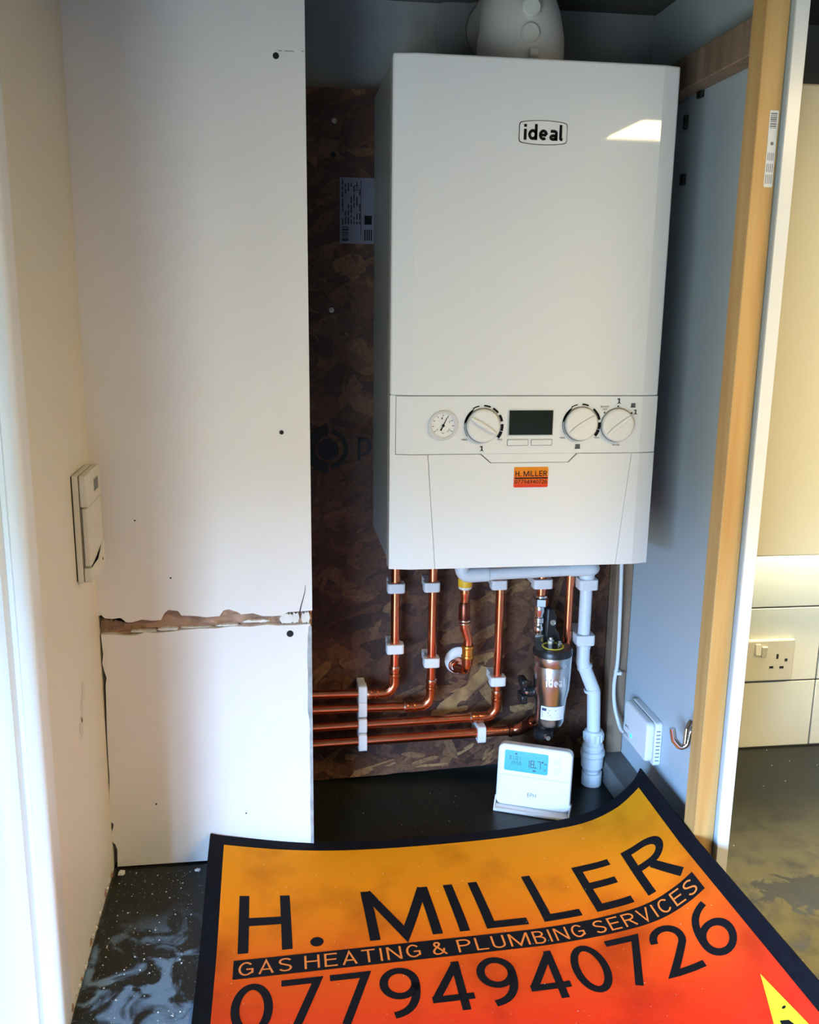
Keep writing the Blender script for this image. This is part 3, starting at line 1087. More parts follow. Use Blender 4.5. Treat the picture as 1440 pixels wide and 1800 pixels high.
b = lz0 + .004
while b < lz0 + .026:
    h = random.choice((.0007, .0014, .0022))
    slab(bm, [(lx0 + .004, b), (lx0 + .014, b), (lx0 + .014, b + h), (lx0 + .004, b + h)], fl)
    b += h + random.choice((.0008, .0014))
slab(bm, [(lx0 + .034, lz0 + .012), (lx0 + .0348, lz0 + .012), (lx0 + .0348, lz1 - .004), (lx0 + .034, lz1 - .004)], fl)
slab(bm, [(lx0 + .040, lz0 + .030), (lx0 + .052, lz0 + .030), (lx0 + .052, lz0 + .044), (lx0 + .040, lz0 + .044)], fl)
for q in range(4):
    slab(bm, [(lx0 + .040 + q * .0034, lz0 + .005), (lx0 + .042 + q * .0034, lz0 + .005), (lx0 + .042 + q * .0034, lz0 + .022), (lx0 + .040 + q * .0034, lz0 + .022)], fl)
text(bm, 'CE', lx0 + .022, lx0 + .030, lz1 - .020, lz1 - .012, fl)
finish('print', bm, ink, t)

# ------------------------------------------------------------------ timber partition on the right
SX0, SX1, BX1, PF = 0.243, 0.275, 0.2925, -0.41
ZT = ZO + .749
t = thing('timber_partition', ((SX0 + BX1) / 2, -.2, ZW), 'timber framed partition with pine post and white board beside the boiler', 'partition')
bm = B(); box(bm, SX0, SX1 - .0006, PF, PF + .036, ZW, WZ - .002)
post = bevel_mod(finish('front_post', bm, pine, t), .0015)
bm = B(); box(bm, SX0, SX1 - .0006, -.034, -.001, ZW + .045, ZO + .70)
bevel_mod(finish('back_post', bm, pine_dark, t), .0015)
bm = B(); box(bm, SX0 + .0005, SX1 - .0006, PF + .0362, WY1 - .045, ZO + .692, ZO + .738)
bevel_mod(finish('top_rail', bm, pine_dark, t), .0015)
bm = B(); box(bm, SX0 - .012, SX1 - .0006, PF + .0362, -.004, ZW, ZW + .045)
bevel_mod(finish('bottom_rail', bm, rail_stained, t), .0015)
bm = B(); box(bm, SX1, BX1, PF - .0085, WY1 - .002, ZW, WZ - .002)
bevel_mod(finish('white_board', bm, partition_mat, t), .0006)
bm = B(); box(bm, SX1 + .0002, BX1 + .0004, PF - .012, PF - .0085, ZW, WZ - .002)  # front edge of the same board, left white beside the shade-coloured face
bevel_mod(finish('board_edge', bm, gloss_trim, t), .0006)
for px, py, w, h in ((1236, 152, .008, .016), (1209, 215, .004, .010), (1204, 316, .006, .008)):
    p = at(px, py, X=SX1)
    bm = B(); box(bm, SX1 - .006, SX1 - .0002, p.y - w, p.y + w, p.z - h, p.z + h)
    bevel_mod(finish('metal_bracket', bm, mat('dark_bracket', (.03, .03, .03), .5, metal=.6), t), .001)
# barcode sticker on the post
a, b = at(1345, 325, Y=PF), at(1357, 194, Y=PF)
sx, sz_, sh = 0.2595, b.z - .091, .091
t = thing('barcode_sticker', (sx + .006, PF, sz_), 'narrow white barcode sticker on the pine post', 'sticker')
bm = B(); slab(bm, rrect(sx, sx + .0115, sz_, sz_ + sh, .001), lambda a, b: Vector((a, PF - .0007, b)), (0, .0006, 0))
finish('paper', bm, paper_white, t)
bm = B()
fl = lambda a, b: Vector((a, PF - .0009, b))
z = sz_ + sh - .003
for k in range(9):
    h = random.choice((.0006, .001, .0016))
    slab(bm, [(sx + .0012, z - h), (sx + .0095, z - h), (sx + .0095, z), (sx + .0012, z)], fl)
    z -= h + random.choice((.0006, .001))
slab(bm, disc(.0022, 10, (sx + .006, sz_ + .052)), fl)
for k in range(4):
    for q in range(3):
        slab(bm, [(sx + .0015 + k * .0024, sz_ + .004 + q * .014), (sx + .0024 + k * .0024, sz_ + .004 + q * .014), (sx + .0024 + k * .0024, sz_ + .015 + q * .013), (sx + .0015 + k * .0024, sz_ + .015 + q * .013)], fl)
finish('print', bm, ink_grey, t)

# ------------------------------------------------------------------ the boiler
YB = -0.278
t = thing('boiler', (0, -.14, ZO), 'white wall-hung gas boiler with three dials and a small display', 'boiler')
boiler = t


def yf(x):
    if x < -.167:
        return YB + .0065 * (-.167 - x) / .0305
    if x > .172:
        return YB + .006 * (x - .172) / .0255
    return YB


BR = [(0, -.167), (0, .172)]


def fpt(d=0.0):
    return lambda a, b: Vector((a, yf(a) - d, b + ZO))


def fface(bm, poly, d=0.0, thick=None, breaks=True):
    br = BR if breaks else ()
    if thick is None:
        slab(bm, poly, fpt(d), None, br)
    else:
        slab(bm, poly, fpt(d), None, br, lambda a, b: Vector((a, -.246 if thick == 'full' else yf(a) - d + thick, b + ZO)))


bm = B(); box(bm, -.1945, .1945, -.2455, -.003, ZO, ZO + .699)
bevel_mod(finish('casing', bm, boiler_side, t), .004, 3)
bm = B(); box(bm, -.1955, .1955, -.259, -.2445, ZO + .002, ZO + .698)
finish('backing_frame', bm, gap_dark, t)
G = .00035
up_poly = [(-.1975, .2535 + G), (.1975, .2535 + G), (.1975, .70), (-.1975, .70)]
bm = B(); fface(bm, up_poly, 0, 'full')
bevel_mod(finish('front_panel', bm, boiler_white, t, angle=8), .003, 3)
bm = B(); fface(bm, [(-.1891, .1704), (.1975, .1704), (.1975, .2535 - G), (-.1891, .2535 - G)], -.0006, 'full')
cp = bevel_mod(finish('control_panel', bm, boiler_white, t, angle=8), .0004, 1)
bm = B(); fface(bm, [(-.1975, 0), (-.1301, 0), (-.1438, .1698), (-.1975, .1698)], 0, 'full')
bevel_mod(finish('lower_surround', bm, boiler_white, t, angle=8), .0005, 1)
bm = B(); fface(bm, [(-.1975, .1697), (-.1895 - G, .1697), (-.1895 - G, .2540), (-.1975, .2540)], 0, 'full')
finish('side_strip', bm, boiler_white, t, angle=8)
bm = B(); fface(bm, [(.1461, 0), (.1975, 0), (.1975, .1698), (.1604, .1698)], 0, 'full')
bevel_mod(finish('lower_surround', bm, boiler_white, t, angle=8), .0005, 1)
bm = B(); fface(bm, [(-.1297, 0), (.1457, 0), (.1600, .1698), (.0775, .1698), (.0650, .1570), (-.0520, .1570), (-.0665, .1698), (-.1433, .1698)], 0, 'full')
bevel_mod(finish('drop_flap', bm, boiler_white, t, angle=8), .0005, 1)
bm = B(); fface(bm, [(-.0505, .1575), (.0637, .1575), (.0760, .1702), (-.0653, .1702)], -.0012, .010)
finish('finger_recess', bm, boiler_white, t)
# badge
bd = B()


def barrel(hw, hh, bow, r=.004, n=10):
    o = []
    for k in range(n + 1):
        s = -1 + 2 * k / n
        o.append((s * (hw - r), hh + bow * (1 - s * s)))
    o += [(hw - r * .3, hh - r * .3), (hw, hh - r)]
    o += [(hw, -hh + r), (hw - r * .3, -hh + r * .3)]
    for k in range(n + 1):
        s = 1 - 2 * k / n
        o.append((s * (hw - r), -hh - bow * (1 - s * s)))
    o += [(-hw + r * .3, -hh + r * .3), (-hw, -hh + r), (-hw, hh - r), (-hw + r * .3, hh - r * .3)]
    return o


BCX, BCZ = .0063, .6072
fface(bd, [(BCX + a, BCZ + b) for a, b in barrel(.0335, .0135, .0022)], .0006, .0006, False)
bg_ = finish('badge', bd, ink, t)
bm = B(); fface(bm, [(BCX + a, BCZ + b) for a, b in barrel(.0326, .0127, .0022)], .0011, .0006, False)
finish('badge_face', bm, paper_white, bg_)
bm = B()
lettering(bm, 'ideal', BCX - .0270, BCX + .0270, BCZ - .0098, BCZ + .0106, fpt(.0014), t=.19, ratio=2.62)
finish('badge_lettering', bm, ink, bg_)
# gauge
def ring(bm, r0, r1, c, d0, d1, n=40):
    lathe(bm, [(r0, d0), (r0, d1), ((r0 + r1) / 2, d1 + .0006), (r1, d1), (r1, d0)], (c[0], YB, c[1] + ZO), (0, -1, 0), n)


gc = (-.1222, .2118)
bm = B(); ring(bm, .0172, .0212, gc, -.002, .0022)
gz = finish('pressure_gauge', bm, mat('gauge_bezel', (.62, .63, .64), .25), cp)
bm = B(); lathe(bm, [(.0175, .0002), (0, .0002)], (gc[0], YB, gc[1] + ZO), (0, -1, 0), 32)
finish('gauge_dial', bm, paper_white, cp)
bm = B()
g_ = fpt(.0009)
for k in range(9):
    an = math.radians(215 - k * 31)
    ca, sa = math.cos(an), math.sin(an)
    pr = [(gc[0] + r * ca - s * sa, gc[1] + r * sa + s * ca) for r, s in ((.0130, -.0004), (.0158, -.0004), (.0158, .0004), (.0130, .0004))]
    slab(bm, pr, g_)
for s, an in (('1', 100), ('2', 30), ('3', -35), ('0', 215), ('4', -50)):
    an = math.radians(an)
    x, z = gc[0] + .0105 * math.cos(an), gc[1] + .0105 * math.sin(an)
    text(bm, s, x - .0008, x + .0008, z - .0013, z + .0013, g_)
text(bm, 'bar', gc[0] - .002, gc[0] + .002, gc[1] - .0115, gc[1] - .0095, g_)
finish('gauge_marks', bm, ink, cp)
bm = B()
an = math.radians(64)
ca, sa = math.cos(an), math.sin(an)
slab(bm, [(gc[0] + r * ca - s * sa, gc[1] + r * sa + s * ca) for r, s in ((-.008, -.0013), (-.004, -.0008), (.013, -.0004), (.013, .0004), (-.004, .0008), (-.008, .0013))], fpt(.0016), (0, .0004, 0))
slab(bm, disc(.0021, 14, gc), fpt(.002), (0, .0008, 0))
finish('gauge_needle', bm, ink, cp)


def knob(c, ang, nm='knob'):
    bm = B()
    R_ = .0240
    lathe(bm, [(R_ + .0012, -.001), (R_ + .0012, .0003), (R_, .0003)], (c[0], YB, c[1] + ZO), (0, -1, 0), 40)
    finish('knob_gap', bm, ink_grey, cp)
    bm = B()
    lathe(bm, [(R_, 0), (R_, .005), (R_ - .0015, .0072), (R_ - .004, .0078), (R_ - .010, .0066), (0, .0060)], (c[0], YB, c[1] + ZO), (0, -1, 0), 40)
    a = math.radians(ang)
    ca, sa = math.cos(a), math.sin(a)
    P_ = [(-.0215, .0012), (-.010, .0030), (.010, .0030), (.0215, .0020), (.0228, 0)]
    pl = [(x, y) for x, y in P_] + [(x, -y) for x, y in reversed(P_[:-1])]
    pl = [(c[0] + x * ca - y * sa, c[1] + x * sa + y * ca) for x, y in pl]
    slab(bm, pl, fpt(.0105), (0, .006, 0))
    k_ = bevel_mod(finish(nm, bm, knob_white, cp, angle=30), .0014, 2)


K1, K2, K3 = (-.0645, .2115), (.0803, .2133), (.1354, .2114)
knob(K1, 148)
knob(K2, 33)
knob(K3, 38)
f2 = fpt(.0003)
MB = {}
for c in (K1, K2):
    bm = MB[c] = B()
    slab(bm, arc_poly(.0268, .0274, 120, 215, 20, c), f2)
    for k, a0 in enumerate((102, 74, 46, 18, -10, -32)):
        if c is K2 and k == 2:
            slab(bm, arc_poly(.0266, .0296, 30, 50, 6, c), f2)
            continue
        slab(bm, arc_poly(.0276 - .0003 * k, .0292 + .0003 * k, a0 - (6 if k else 0), a0 + 20 - (6 if k else 0), 6, c), f2)
    for s, dx in (('MIN', -.0265), ('MAX', .0255)):
        text(bm, s, c[0] + dx - .0036, c[0] + dx + .0036, c[1] - .0215, c[1] - .0190, f2)
bm = MB[K3] = B()
text(bm, 'MODE', K3[0] - .0055, K3[0] + .0055, K3[1] - .0305, K3[1] - .0280, f2)
text(bm, 'BOILER', K3[0] - .0265, K3[0] - .0135, K3[1] + .0255, K3[1] + .0280, f2)
text(bm, 'OFF', K3[0] - .0235, K3[0] - .0165, K3[1] + .0215, K3[1] + .0240, f2)
for a in (138, 90, 40):
    a = math.radians(a)
    slab(bm, disc(.0013, 10, (K3[0] + .0272 * math.cos(a), K3[1] + .0272 * math.sin(a))), f2)


def tap(bm, x, z, s):
    slab(bm, [(x - .0010 * s, z - .002 * s), (x + .0010 * s, z - .002 * s), (x + .0010 * s, z + .0035 * s), (x - .0010 * s, z + .0035 * s)], f2)
    slab(bm, [(x - .0032 * s, z + .0030 * s), (x + .0012 * s, z + .0030 * s), (x + .0012 * s, z + .0046 * s), (x - .0032 * s, z + .0046 * s)][::1], f2)
    slab(bm, [(x - .0040 * s, z - .0046 * s), (x - .0012 * s, z - .0018 * s), (x + .0012 * s, z - .0018 * s), (x + .0040 * s, z - .0046 * s), (x, z - .0032 * s)], f2)


def radiator(bm, x, z, s):
    for k in range(4):
        slab(bm, [(x + (-.0036 + k * .0020) * s, z - .0032 * s), (x + (-.0024 + k * .0020) * s, z - .0032 * s), (x + (-.0024 + k * .0020) * s, z + .0032 * s), (x + (-.0036 + k * .0020) * s, z + .0032 * s)], f2)
    slab(bm, [(x - .0044 * s, z - .0040 * s), (x + .0044 * s, z - .0040 * s), (x + .0044 * s, z - .0030 * s), (x - .0044 * s, z - .0030 * s)], f2)


tap(MB[K1], K1[0] - .0005, K1[1] - .0335, .85)
radiator(MB[K2], K2[0] - .003, K2[1] - .0325, .95)
tap(MB[K3], K3[0] + .001, K3[1] + .0345, .9)
radiator(MB[K3], K3[0] + .0225, K3[1] + .0290, .85)
tap(MB[K3], K3[0] + .0270, K3[1] + .0185, .8)
for c in (K1, K2, K3):
    finish('scale_marks', MB[c], ink, cp)
# display and its two buttons
dx0, dx1, dz0, dz1 = -.0276, .0392, .1968, .2340
bm = B(); fface(bm, [(dx0, dz0), (dx1, dz0), (dx1, dz1), (dx0, dz1)], .0005, .0006, False)
finish('display_bezel', bm, mat('display_bezel', (.5, .52, .5), .3), cp)
bm = B(); fface(bm, [(dx0 + .0015, dz0 + .001), (dx1 - .001, dz0 + .001), (dx1 - .001, dz1 - .001), (dx0 + .0015, dz1 - .001)], .0009, .0005, False)
finish('display_glass', bm, lcd_dark, cp)
for bx0, bx1 in ((-.0275, .0025), (.0080, .0382)):
    bm = B(); fface(bm, rrect(bx0 - .0006, bx1 + .0006, .1820, .1912, .001), .0002, .0006, False)
    finish('button_gap', bm, ink_grey, cp)
    bm = B(); fface(bm, rrect(bx0, bx1, .1826, .1906, .001), .0008, .002, False)
    bevel_mod(finish('push_button', bm, boiler_white, cp), .0004)
# installer sticker on the flap
bm = B(); fface(bm, rrect(-.0163, .0350, .1207, .1508, .002), .0006, .0005, False)
st = finish('installer_sticker', bm, sticker_print, t)
st['label'] = 'small orange and red installer sticker'
bm = B()
lettering(bm, 'H. MILLER', -.0140, .0330, .1370, .1450, fpt(.0009), t=.14, ratio=6.0)
fface(bm, [(-.0150, .1335), (.0345, .1335), (.0345, .1354), (-.0150, .1354)], .0009, None, False)
lettering(bm, '07794940726', -.0145, .0335, .1262, .1322, fpt(.0009), t=.13, ratio=8.0)
finish('sticker_lettering', bm, ink, st)
# pipe stubs, underside plate
bm = B(); box(bm, -.19, .19, -.24, -.02, ZO - .004, ZO)
finish('underside_plate', bm, boiler_side, t)

# ------------------------------------------------------------------ flue
FXc, FYc = .006, -.135
t = thing('flue_elbow', (FXc, FYc, ZO + .699), 'white plastic flue elbow on top of the boiler, with round caps', 'flue')
bm = B()
pth = []
zc = ZO + .80
path = [Vector((FXc, FYc, ZO + .699)), Vector((FXc, FYc, ZO + .755))]
for k in range(1, 11):
    a = PI / 2 * k / 10
    path.append(Vector((FXc, FYc + .055 * (1 - math.cos(a)), ZO + .755 + .055 * math.sin(a))))
path.append(Vector((FXc, -.045, ZO + .810)))
rs = [.064, .0635] + [.063 - .012 * (k / 10) for k in range(1, 11)] + [.051]
sweep(bm, path, rs, 40)
finish('elbow', bm, flue_plastic, t)
bm = B(); lathe(bm, [(.0645, 0), (.0715, 0), (.0715, .006), (.066, .010), (.0635, .010)], (FXc, FYc, ZO + .699), (0, 0, 1), 40)
finish('collar', bm, flue_plastic, t)
for px, py in ((935, 12), (932, 58)):
    p = at(px, py, Y=FYc - .062)
    bm = B(); lathe(bm, [(.0135, -.02), (.0135, .005), (.0115, .0072), (0, .0078)], (p.x, FYc - .0605 + (.003 if py == 12 else 0), p.z), (0, -1, 0.04), 24)
    finish('sampling_cap', bm, flue_plastic, t)
p = at(938, 92, Y=FYc - .066)
bm = B(); box(bm, p.x - .007, p.x + .007, FYc - .074, FYc - .060, p.z - .006, p.z + .005)
bevel_mod(finish('locating_lug', bm, flue_plastic, t), .002)
bm = B(); cyl(bm, (FXc, -.046, ZO + .810), (FXc, WY1 + .02, ZO + .810), .050, n=36)
finish('flue_duct', bm, flue_plastic, t)
bm = B(); lathe(bm, [(.051, 0), (.098, 0), (.098, .004), (.090, .008), (.060, .010), (.051, .018)], (FXc, WY1 - .0005, ZO + .810), (0, -1, 0), 44)
finish('wall_seal', bm, mat('wall_seal_grey', (.26, .27, .29), .7), t)

# ------------------------------------------------------------------ copper pipework
PYC = -0.045


def bead(bm, p, d, r, w=.0035):
    d = Vector(d).normalized()
    p = Vector(p)
    lathe(bm, [(r, -w), (r * 1.16, -w * .7), (r * 1.2, 0), (r * 1.16, w * .7), (r, w)], p, d, 20)


def L_pipe(name, label, px_top, px_bot, ytop, row_l, row_r, r=.0078, dy=0.0, bend=.026):
    """vertical drop from the boiler, soldered elbow, horizontal run to the left behind the boxing"""
    Y = PYC + dy
    b = at(*px_bot, Y=Y)
    rl, rr = at(*row_l, Y=Y), at(*row_r, Y=Y)
    zrow = rr.z
    t = thing(name, (b.x, Y, zrow), label, 'pipe', 'copper pipes under the boiler')
    xl = -.56
    zl = rl.z + (rl.z - rr.z) / (rl.x - rr.x) * (xl - rl.x)
    corner = Vector((b.x, Y, zrow))
    bm = B(); sweep(bm, fillet([(b.x, Y, ZO - .004), corner, (xl, Y, zl)], bend, 10), r, 20)
    finish('tube', bm, copper, t)
    # soldered elbow over the bend
    bm = B()
    e0, e1 = corner + Vector((0, 0, bend + .020)), corner + Vector((-(bend + .018), 0, 0))
    sweep(bm, fillet([e0, corner, e1], bend, 12), r * 1.16, 20)
    for q, d in ((e0, (0, 0, 1)), (e0 - Vector((0, 0, .012)), (0, 0, 1)), (e1, (1, 0, 0)), (e1 + Vector((.012, 0, 0)), (1, 0, 0))):
        bead(bm, q, d, r * 1.1)
    finish('elbow', bm, copper_fit, t)
    bm = B(); bead(bm, e0 + Vector((0, 0, .003)), (0, 0, 1), r * 1.02, .002)
    finish('solder_ring', bm, solder, t)
    bm = B(); bead(bm, e1 - Vector((.003, 0, 0)), (1, 0, 0), r * 1.02, .002)
    finish('solder_ring', bm, solder, t)
    return t


L_pipe('copper_pipe', 'copper pipe farthest left under the boiler, turning left into the top row', (696, 1004), (694, 1180), 0, (553, 1221), (671, 1218))
L_pipe('copper_pipe', 'second copper pipe from the left, turning left into the second row', (759, 1004), (758, 1206), 0, (553, 1248), (743, 1240.5))
L_pipe('copper_pipe', 'copper pipe just left of the steel filter, turning left into the third row', (879, 1016), (873, 1230), 0, (553, 1278.7), (856, 1259.5))

# lowest run: from the filter's outlet to the left
t = thing('copper_pipe', at(838, 1287, Y=-.05), 'lowest horizontal copper pipe, running from the steel filter to the left', 'pipe', 'copper pipes under the boiler')
a, b = at(553, 1308, Y=-.05), at(838, 1287.7, Y=-.05)
sl = (b.z - a.z) / (b.x - a.x)
e = at(908, 1283, Y=-.05)
f_ = at(944, 1268, Y=-.075)
pts = [Vector((-.56, -.05, a.z + sl * (-.56 - a.x))), e, f_ + Vector((-.006, .002, 0))]
bm = B(); sweep(bm, fillet(pts, .03, 8), .0088, 20)
finish('tube', bm, copper, t)
bm = B(); sweep(bm, fillet([e - Vector((.012, 0, 0)), e + Vector((.006, 0, 0)), f_ + Vector((-.008, .002, -.001))], .03, 8), .0105, 20)
bead(bm, e - Vector((.012, 0, 0)), (1, 0, 0), .0103)
finish('elbow', bm, copper_dark, t)

# fifth pipe, passing down behind the filter
p = at(1003, 1010, Y=-.05)
q = at(997, 1150, Y=-.05)
t = thing('copper_pipe', (p.x, -.05, q.z), 'short copper pipe dropping behind the steel filter beside the white waste pipe', 'pipe', 'copper pipes under the boiler')
bm = B(); cyl(bm, (p.x, -.05, ZO - .004), (p.x, -.05, q.z - .05), .0075, n=20)
finish('tube', bm, copper, t)
bm = B(); bead(bm, (p.x, -.05, q.z - .046), (0, 0, 1), .0082); cyl(bm, (p.x, -.05, q.z - .06), (p.x, -.05, q.z - .046), .009, n=20)
finish('end_fitting', bm, copper_fit, t)

# gas pipe
g0 = at(818, 1023, Y=-.07)
gw = at(806, 1160, Y=-.004)
t = thing('gas_pipe', (g0.x, -.07, gw.z), 'short stained copper gas pipe with yellow band, entering the round wall plate', 'pipe')
xg = g0.x
zt = lambda py: at(818, py, Y=-.07).z
bm = B(); cyl(bm, (xg, -.07, ZO - .004), (xg, -.07, zt(1017)), .0085, n=20); finish('stub', bm, chrome, t)
bm = B(); lathe(bm, [(0, 0), (.0125, 0), (.0125, -.014), (.0105, -.016), (0, -.016)], (xg, -.07, zt(1016)), (0, 0, 1), 24); finish('yellow_band', bm, yellow_band, t)
bm = B(); lathe(bm, [(.0112, 0), (.0118, -.002), (.0112, -.004), (.0085, -.006)], (xg, -.07, zt(1030)), (0, 0, 1), 24); finish('white_ring', bm, plastic_white, t)
bm = B(); lathe(bm, [(.0080, 0), (.0085, -.004), (.0078, -.012), (.0070, -.016), (.0066, -.030)], (xg, -.07, zt(1034)), (0, 0, 1), 24); finish('coupling', bm, copper_fit, t)
x2, zlow = xg + .0075, zt(1172)
bm = B(); sweep(bm, [(xg, -.07, zt(1058)), (xg, -.07, zt(1064)), (xg, -.07, zt(1088)), (xg + .0015, -.07, zt(1094))], [.0072, .0098, .0102, .0095], 20); finish('stained_coupling', bm, copper_dark, t)
bm = B(); sweep(bm, fillet([(xg, -.07, zt(1090)), (xg + .001, -.07, zt(1103)), (x2, -.07, zt(1124)), (x2, -.07, zlow - .006), (x2 - .012, -.035, gw.z), (gw.x + .002, -.002, gw.z)], [.02, .02, .014, .01], 7), .0082, 20); finish('tube', bm, copper, t)
bm = B(); bead(bm, (xg + .0005, -.07, zt(1090)), (0, 0, 1), .0096, .002); bead(bm, (xg + .0005, -.07, zt(1095)), (0, 0, 1), .0092, .0016); finish('solder_ring', bm, solder, t)
bm = B(); cyl(bm, (x2, -.07, zt(1138)), (x2, -.07, zt(1152)), .0097, n=20); bead(bm, (x2, -.07, zt(1137)), (0, 0, 1), .0093); bead(bm, (x2, -.07, zt(1154)), (0, 0, 1), .0093)
finish('yellow_joint', bm, mat('flux_gold_copper', (.9, .42, .08), .3, metal=1.0), t)
bm = B(); sweep(bm, fillet([(x2, -.07, zt(1153)), (x2, -.07, zlow - .006), (x2 - .010, -.040, gw.z)], .014, 8), .0095, 20)
bead(bm, (x2 - .012, -.036, gw.z), (-.02, 1, 0), .0098); bead(bm, (x2 - .014, -.030, gw.z), (-.02, 1, 0), .0098)
finish('elbow', bm, copper_fit, t)
t = thing('wall_plate', (gw.x, -.003, gw.z - .025), 'round white wall plate on the strand board behind the gas pipe', 'plate')
bm = B(); lathe(bm, [(.0255, 0), (.0255, .0025), (.022, .006), (.012, .0085), (.009, .0085)], (gw.x, -.0035, gw.z), (0, -1, 0), 36)
finish('disc', bm, plastic_white, t)
bm = B(); lathe(bm, [(.0098, .0), (.0098, .0098), (.0088, .0098)], (gw.x, -.0035, gw.z), (0, -1, 0), 24)
finish('collar', bm, plastic_white, t)


# ------------------------------------------------------------------ pipe clips
def clip(px, py, axis, label, r=.0078, Y=PYC, wall=-.003, h=.0085, wide=.0065, xfix=None):
    p = at(px, py, Y=Y)
    if xfix is not None:
        p.x = xfix
    t = thing('pipe_clip', (p.x, wall, p.z), label, 'clip', 'white pipe clips')
    w = r + wide
    pr = rrect(-w, w, -r - .0045, r + .004, .005, 4)
    if axis == 'v':
        fn = lambda a, b: Vector((p.x + a, Y + b, p.z - h))
        dv = (0, 0, 2 * h)
    else:
        fn = lambda a, b: Vector((p.x - h, Y + b, p.z + a))
        dv = (2 * h, 0, 0)
    # ring: outer rounded square, inner bore
    bm = B()
    n = len(pr)
    rings = []
    for off in (Vector((0, 0, 0)), Vector(dv)):
        ro = [bm.verts.new(fn(a, b) + off) for a, b in pr]
        ri = []
        for a, b in pr:
            th = math.atan2(b, a)
            ri.append(bm.verts.new(fn((r + .0002) * math.cos(th), (r + .0002) * math.sin(th)) + off))
        rings.append((ro, ri))
    (o0, i0), (o1, i1) = rings
    for k in range(n):
        j = (k + 1) % n
        bm.faces.new((o0[k], o0[j], o1[j], o1[k]))
        bm.faces.new((i0[k], i1[k], i1[j], i0[j]))
        bm.faces.new((o0[k], i0[k], i0[j], o0[j]))
        bm.faces.new((o1[k], o1[j], i1[j], i1[k]))
    bevel_mod(finish('hinged_band', bm, clip_plastic, t), .0012, 2, 50)
    bm = B()
    if axis == 'v':
        box(bm, p.x - w * .75, p.x + w * .75, Y + r + .0035, wall, p.z - h * .9, p.z + h * .9)
    else:
        box(bm, p.x - h * .9, p.x + h * .9, Y + r + .0035, wall, p.z - w * .75, p.z + w * .75)
    bevel_mod(finish('base_block', bm, clip_plastic, t), .001)
    return t


clip(696, 1032, 'v', 'upper white clip on the leftmost vertical copper pipe', wide=.0075)
clip(694, 1138.5, 'v', 'lower white clip on the leftmost vertical copper pipe', wide=.0075)
clip(758.5, 1030, 'v', 'upper white clip on the second vertical copper pipe')
clip(758, 1162, 'v', 'lower white clip on the second vertical copper pipe')
clip(876.5, 1026, 'v', 'upper white clip on the vertical copper pipe left of the filter')
clip(874, 1195, 'v', 'lower white clip on the vertical copper pipe left of the filter')
clip(637, 1218.5, 'h', 'white clip on the top horizontal copper pipe', h=.0075, wide=.0085)
clip(637, 1245, 'h', 'white clip on the second horizontal copper pipe', h=.0075, wide=.0058)
clip(637, 1273, 'h', 'white clip on the third horizontal copper pipe', h=.0075, wide=.0052)
clip(637, 1302, 'h', 'white clip at the left end of the lowest copper pipe', r=.009, Y=-.05, h=.0075)
clip(845, 1287.5, 'h', 'white clip on the lowest copper pipe near the filter', r=.009, Y=-.05, h=.0075)

# ------------------------------------------------------------------ magnetic filter and its valve
FY = -0.085
fc = at(972, 1141, Y=FY)
fx = fc.x
zz = lambda py: at(970, py, Y=FY).z
t = thing('system_filter', (fx, FY, zz(1300)), 'brushed steel cylindrical heating filter with a black rim below the boiler', 'filter')
bm = B()
prof = [(0, zz(1272)), (.018, zz(1272)), (.0235, zz(1269)), (.0262, zz(1262)), (.0285, zz(1225)), (.0325, zz(1207)), (.0335, zz(1166)), (.0330, zz(1164.5)), (.0337, zz(1163)), (.0340, zz(1150)), (.0335, zz(1146)), (0, zz(1146))]
lathe(bm, [(r, h - fc.z) for r, h in prof], (fx, FY, fc.z), (0, 0, 1), 48)
can = finish('canister', bm, steel, t, angle=28)
bm = B()
rr_ = .0333
c = at(968, 1186, Y=FY - .034)
fcan = lambda a, b: Vector((fx + .0342 * math.sin(a / .034), FY - .0342 * math.cos(a / .034), b))
lettering(bm, 'ideal', -.019, .015, zz(1195), zz(1182) + .003, fcan, t=.2, ratio=2.7)
o = finish('embossed_lettering', bm, mat('bright_emboss', (.85, .84, .82), .45, metal=.6), can)
so = o.modifiers.new('thick', 'SOLIDIFY'); so.thickness = .0007; so.offset = 0
bm = B()
flab = lambda a, b: Vector((fx + .0292 * math.sin(a / .028 - .22), FY - .0292 * math.cos(a / .028 - .22), b))
z0, z1 = zz(1256) + .002, zz(1234) + .003
slab(bm, [(-.018, z0), (.024, z0), (.024, z1), (-.018, z1)], flab, None, [(0, -.018 + .0035 * k) for k in range(1, 12)])
lab = finish('paper_label', bm, paper_white, t)
bm = B()
flab2 = lambda a, b: Vector((fx + .0295 * math.sin(a / .028 - .22), FY - .0295 * math.cos(a / .028 - .22), b))
slab(bm, [(-.016, z1 - .008), (-.008, z1 - .008), (-.008, z1 - .003), (-.016, z1 - .003)], flab2)
for k in range(3):
    slab(bm, [(-.016, z1 - .012 - k * .004), (-.004 + k * .003, z1 - .012 - k * .004), (-.004 + k * .003, z1 - .0105 - k * .004), (-.016, z1 - .0105 - k * .004)], flab2)
slab(bm, [(-.004, z1 - .007), (.008, z1 - .007), (.008, z1 - .0058), (-.004, z1 - .0058)], flab2)
finish('label_print', bm, mat('blue_grey_print', (.05, .07, .14), .5), lab)
bm = B(); lathe(bm, [(.0322, 0), (.0347, 0), (.0347, .008), (.0325, .012), (.0235, .0125), (0, .0125)], (fx, FY, zz(1148)), (0, 0, 1), 48)
lid = finish('black_rim', bm, black_plastic, t)
bm = B(); lathe(bm, [(.0195, .0120), (.0195, .0138), (.0165, .0138), (.0165, .0120)], (fx, FY, zz(1148)), (0, 0, 1), 40)
finish('yellow_ring', bm, yellow_ring, lid)
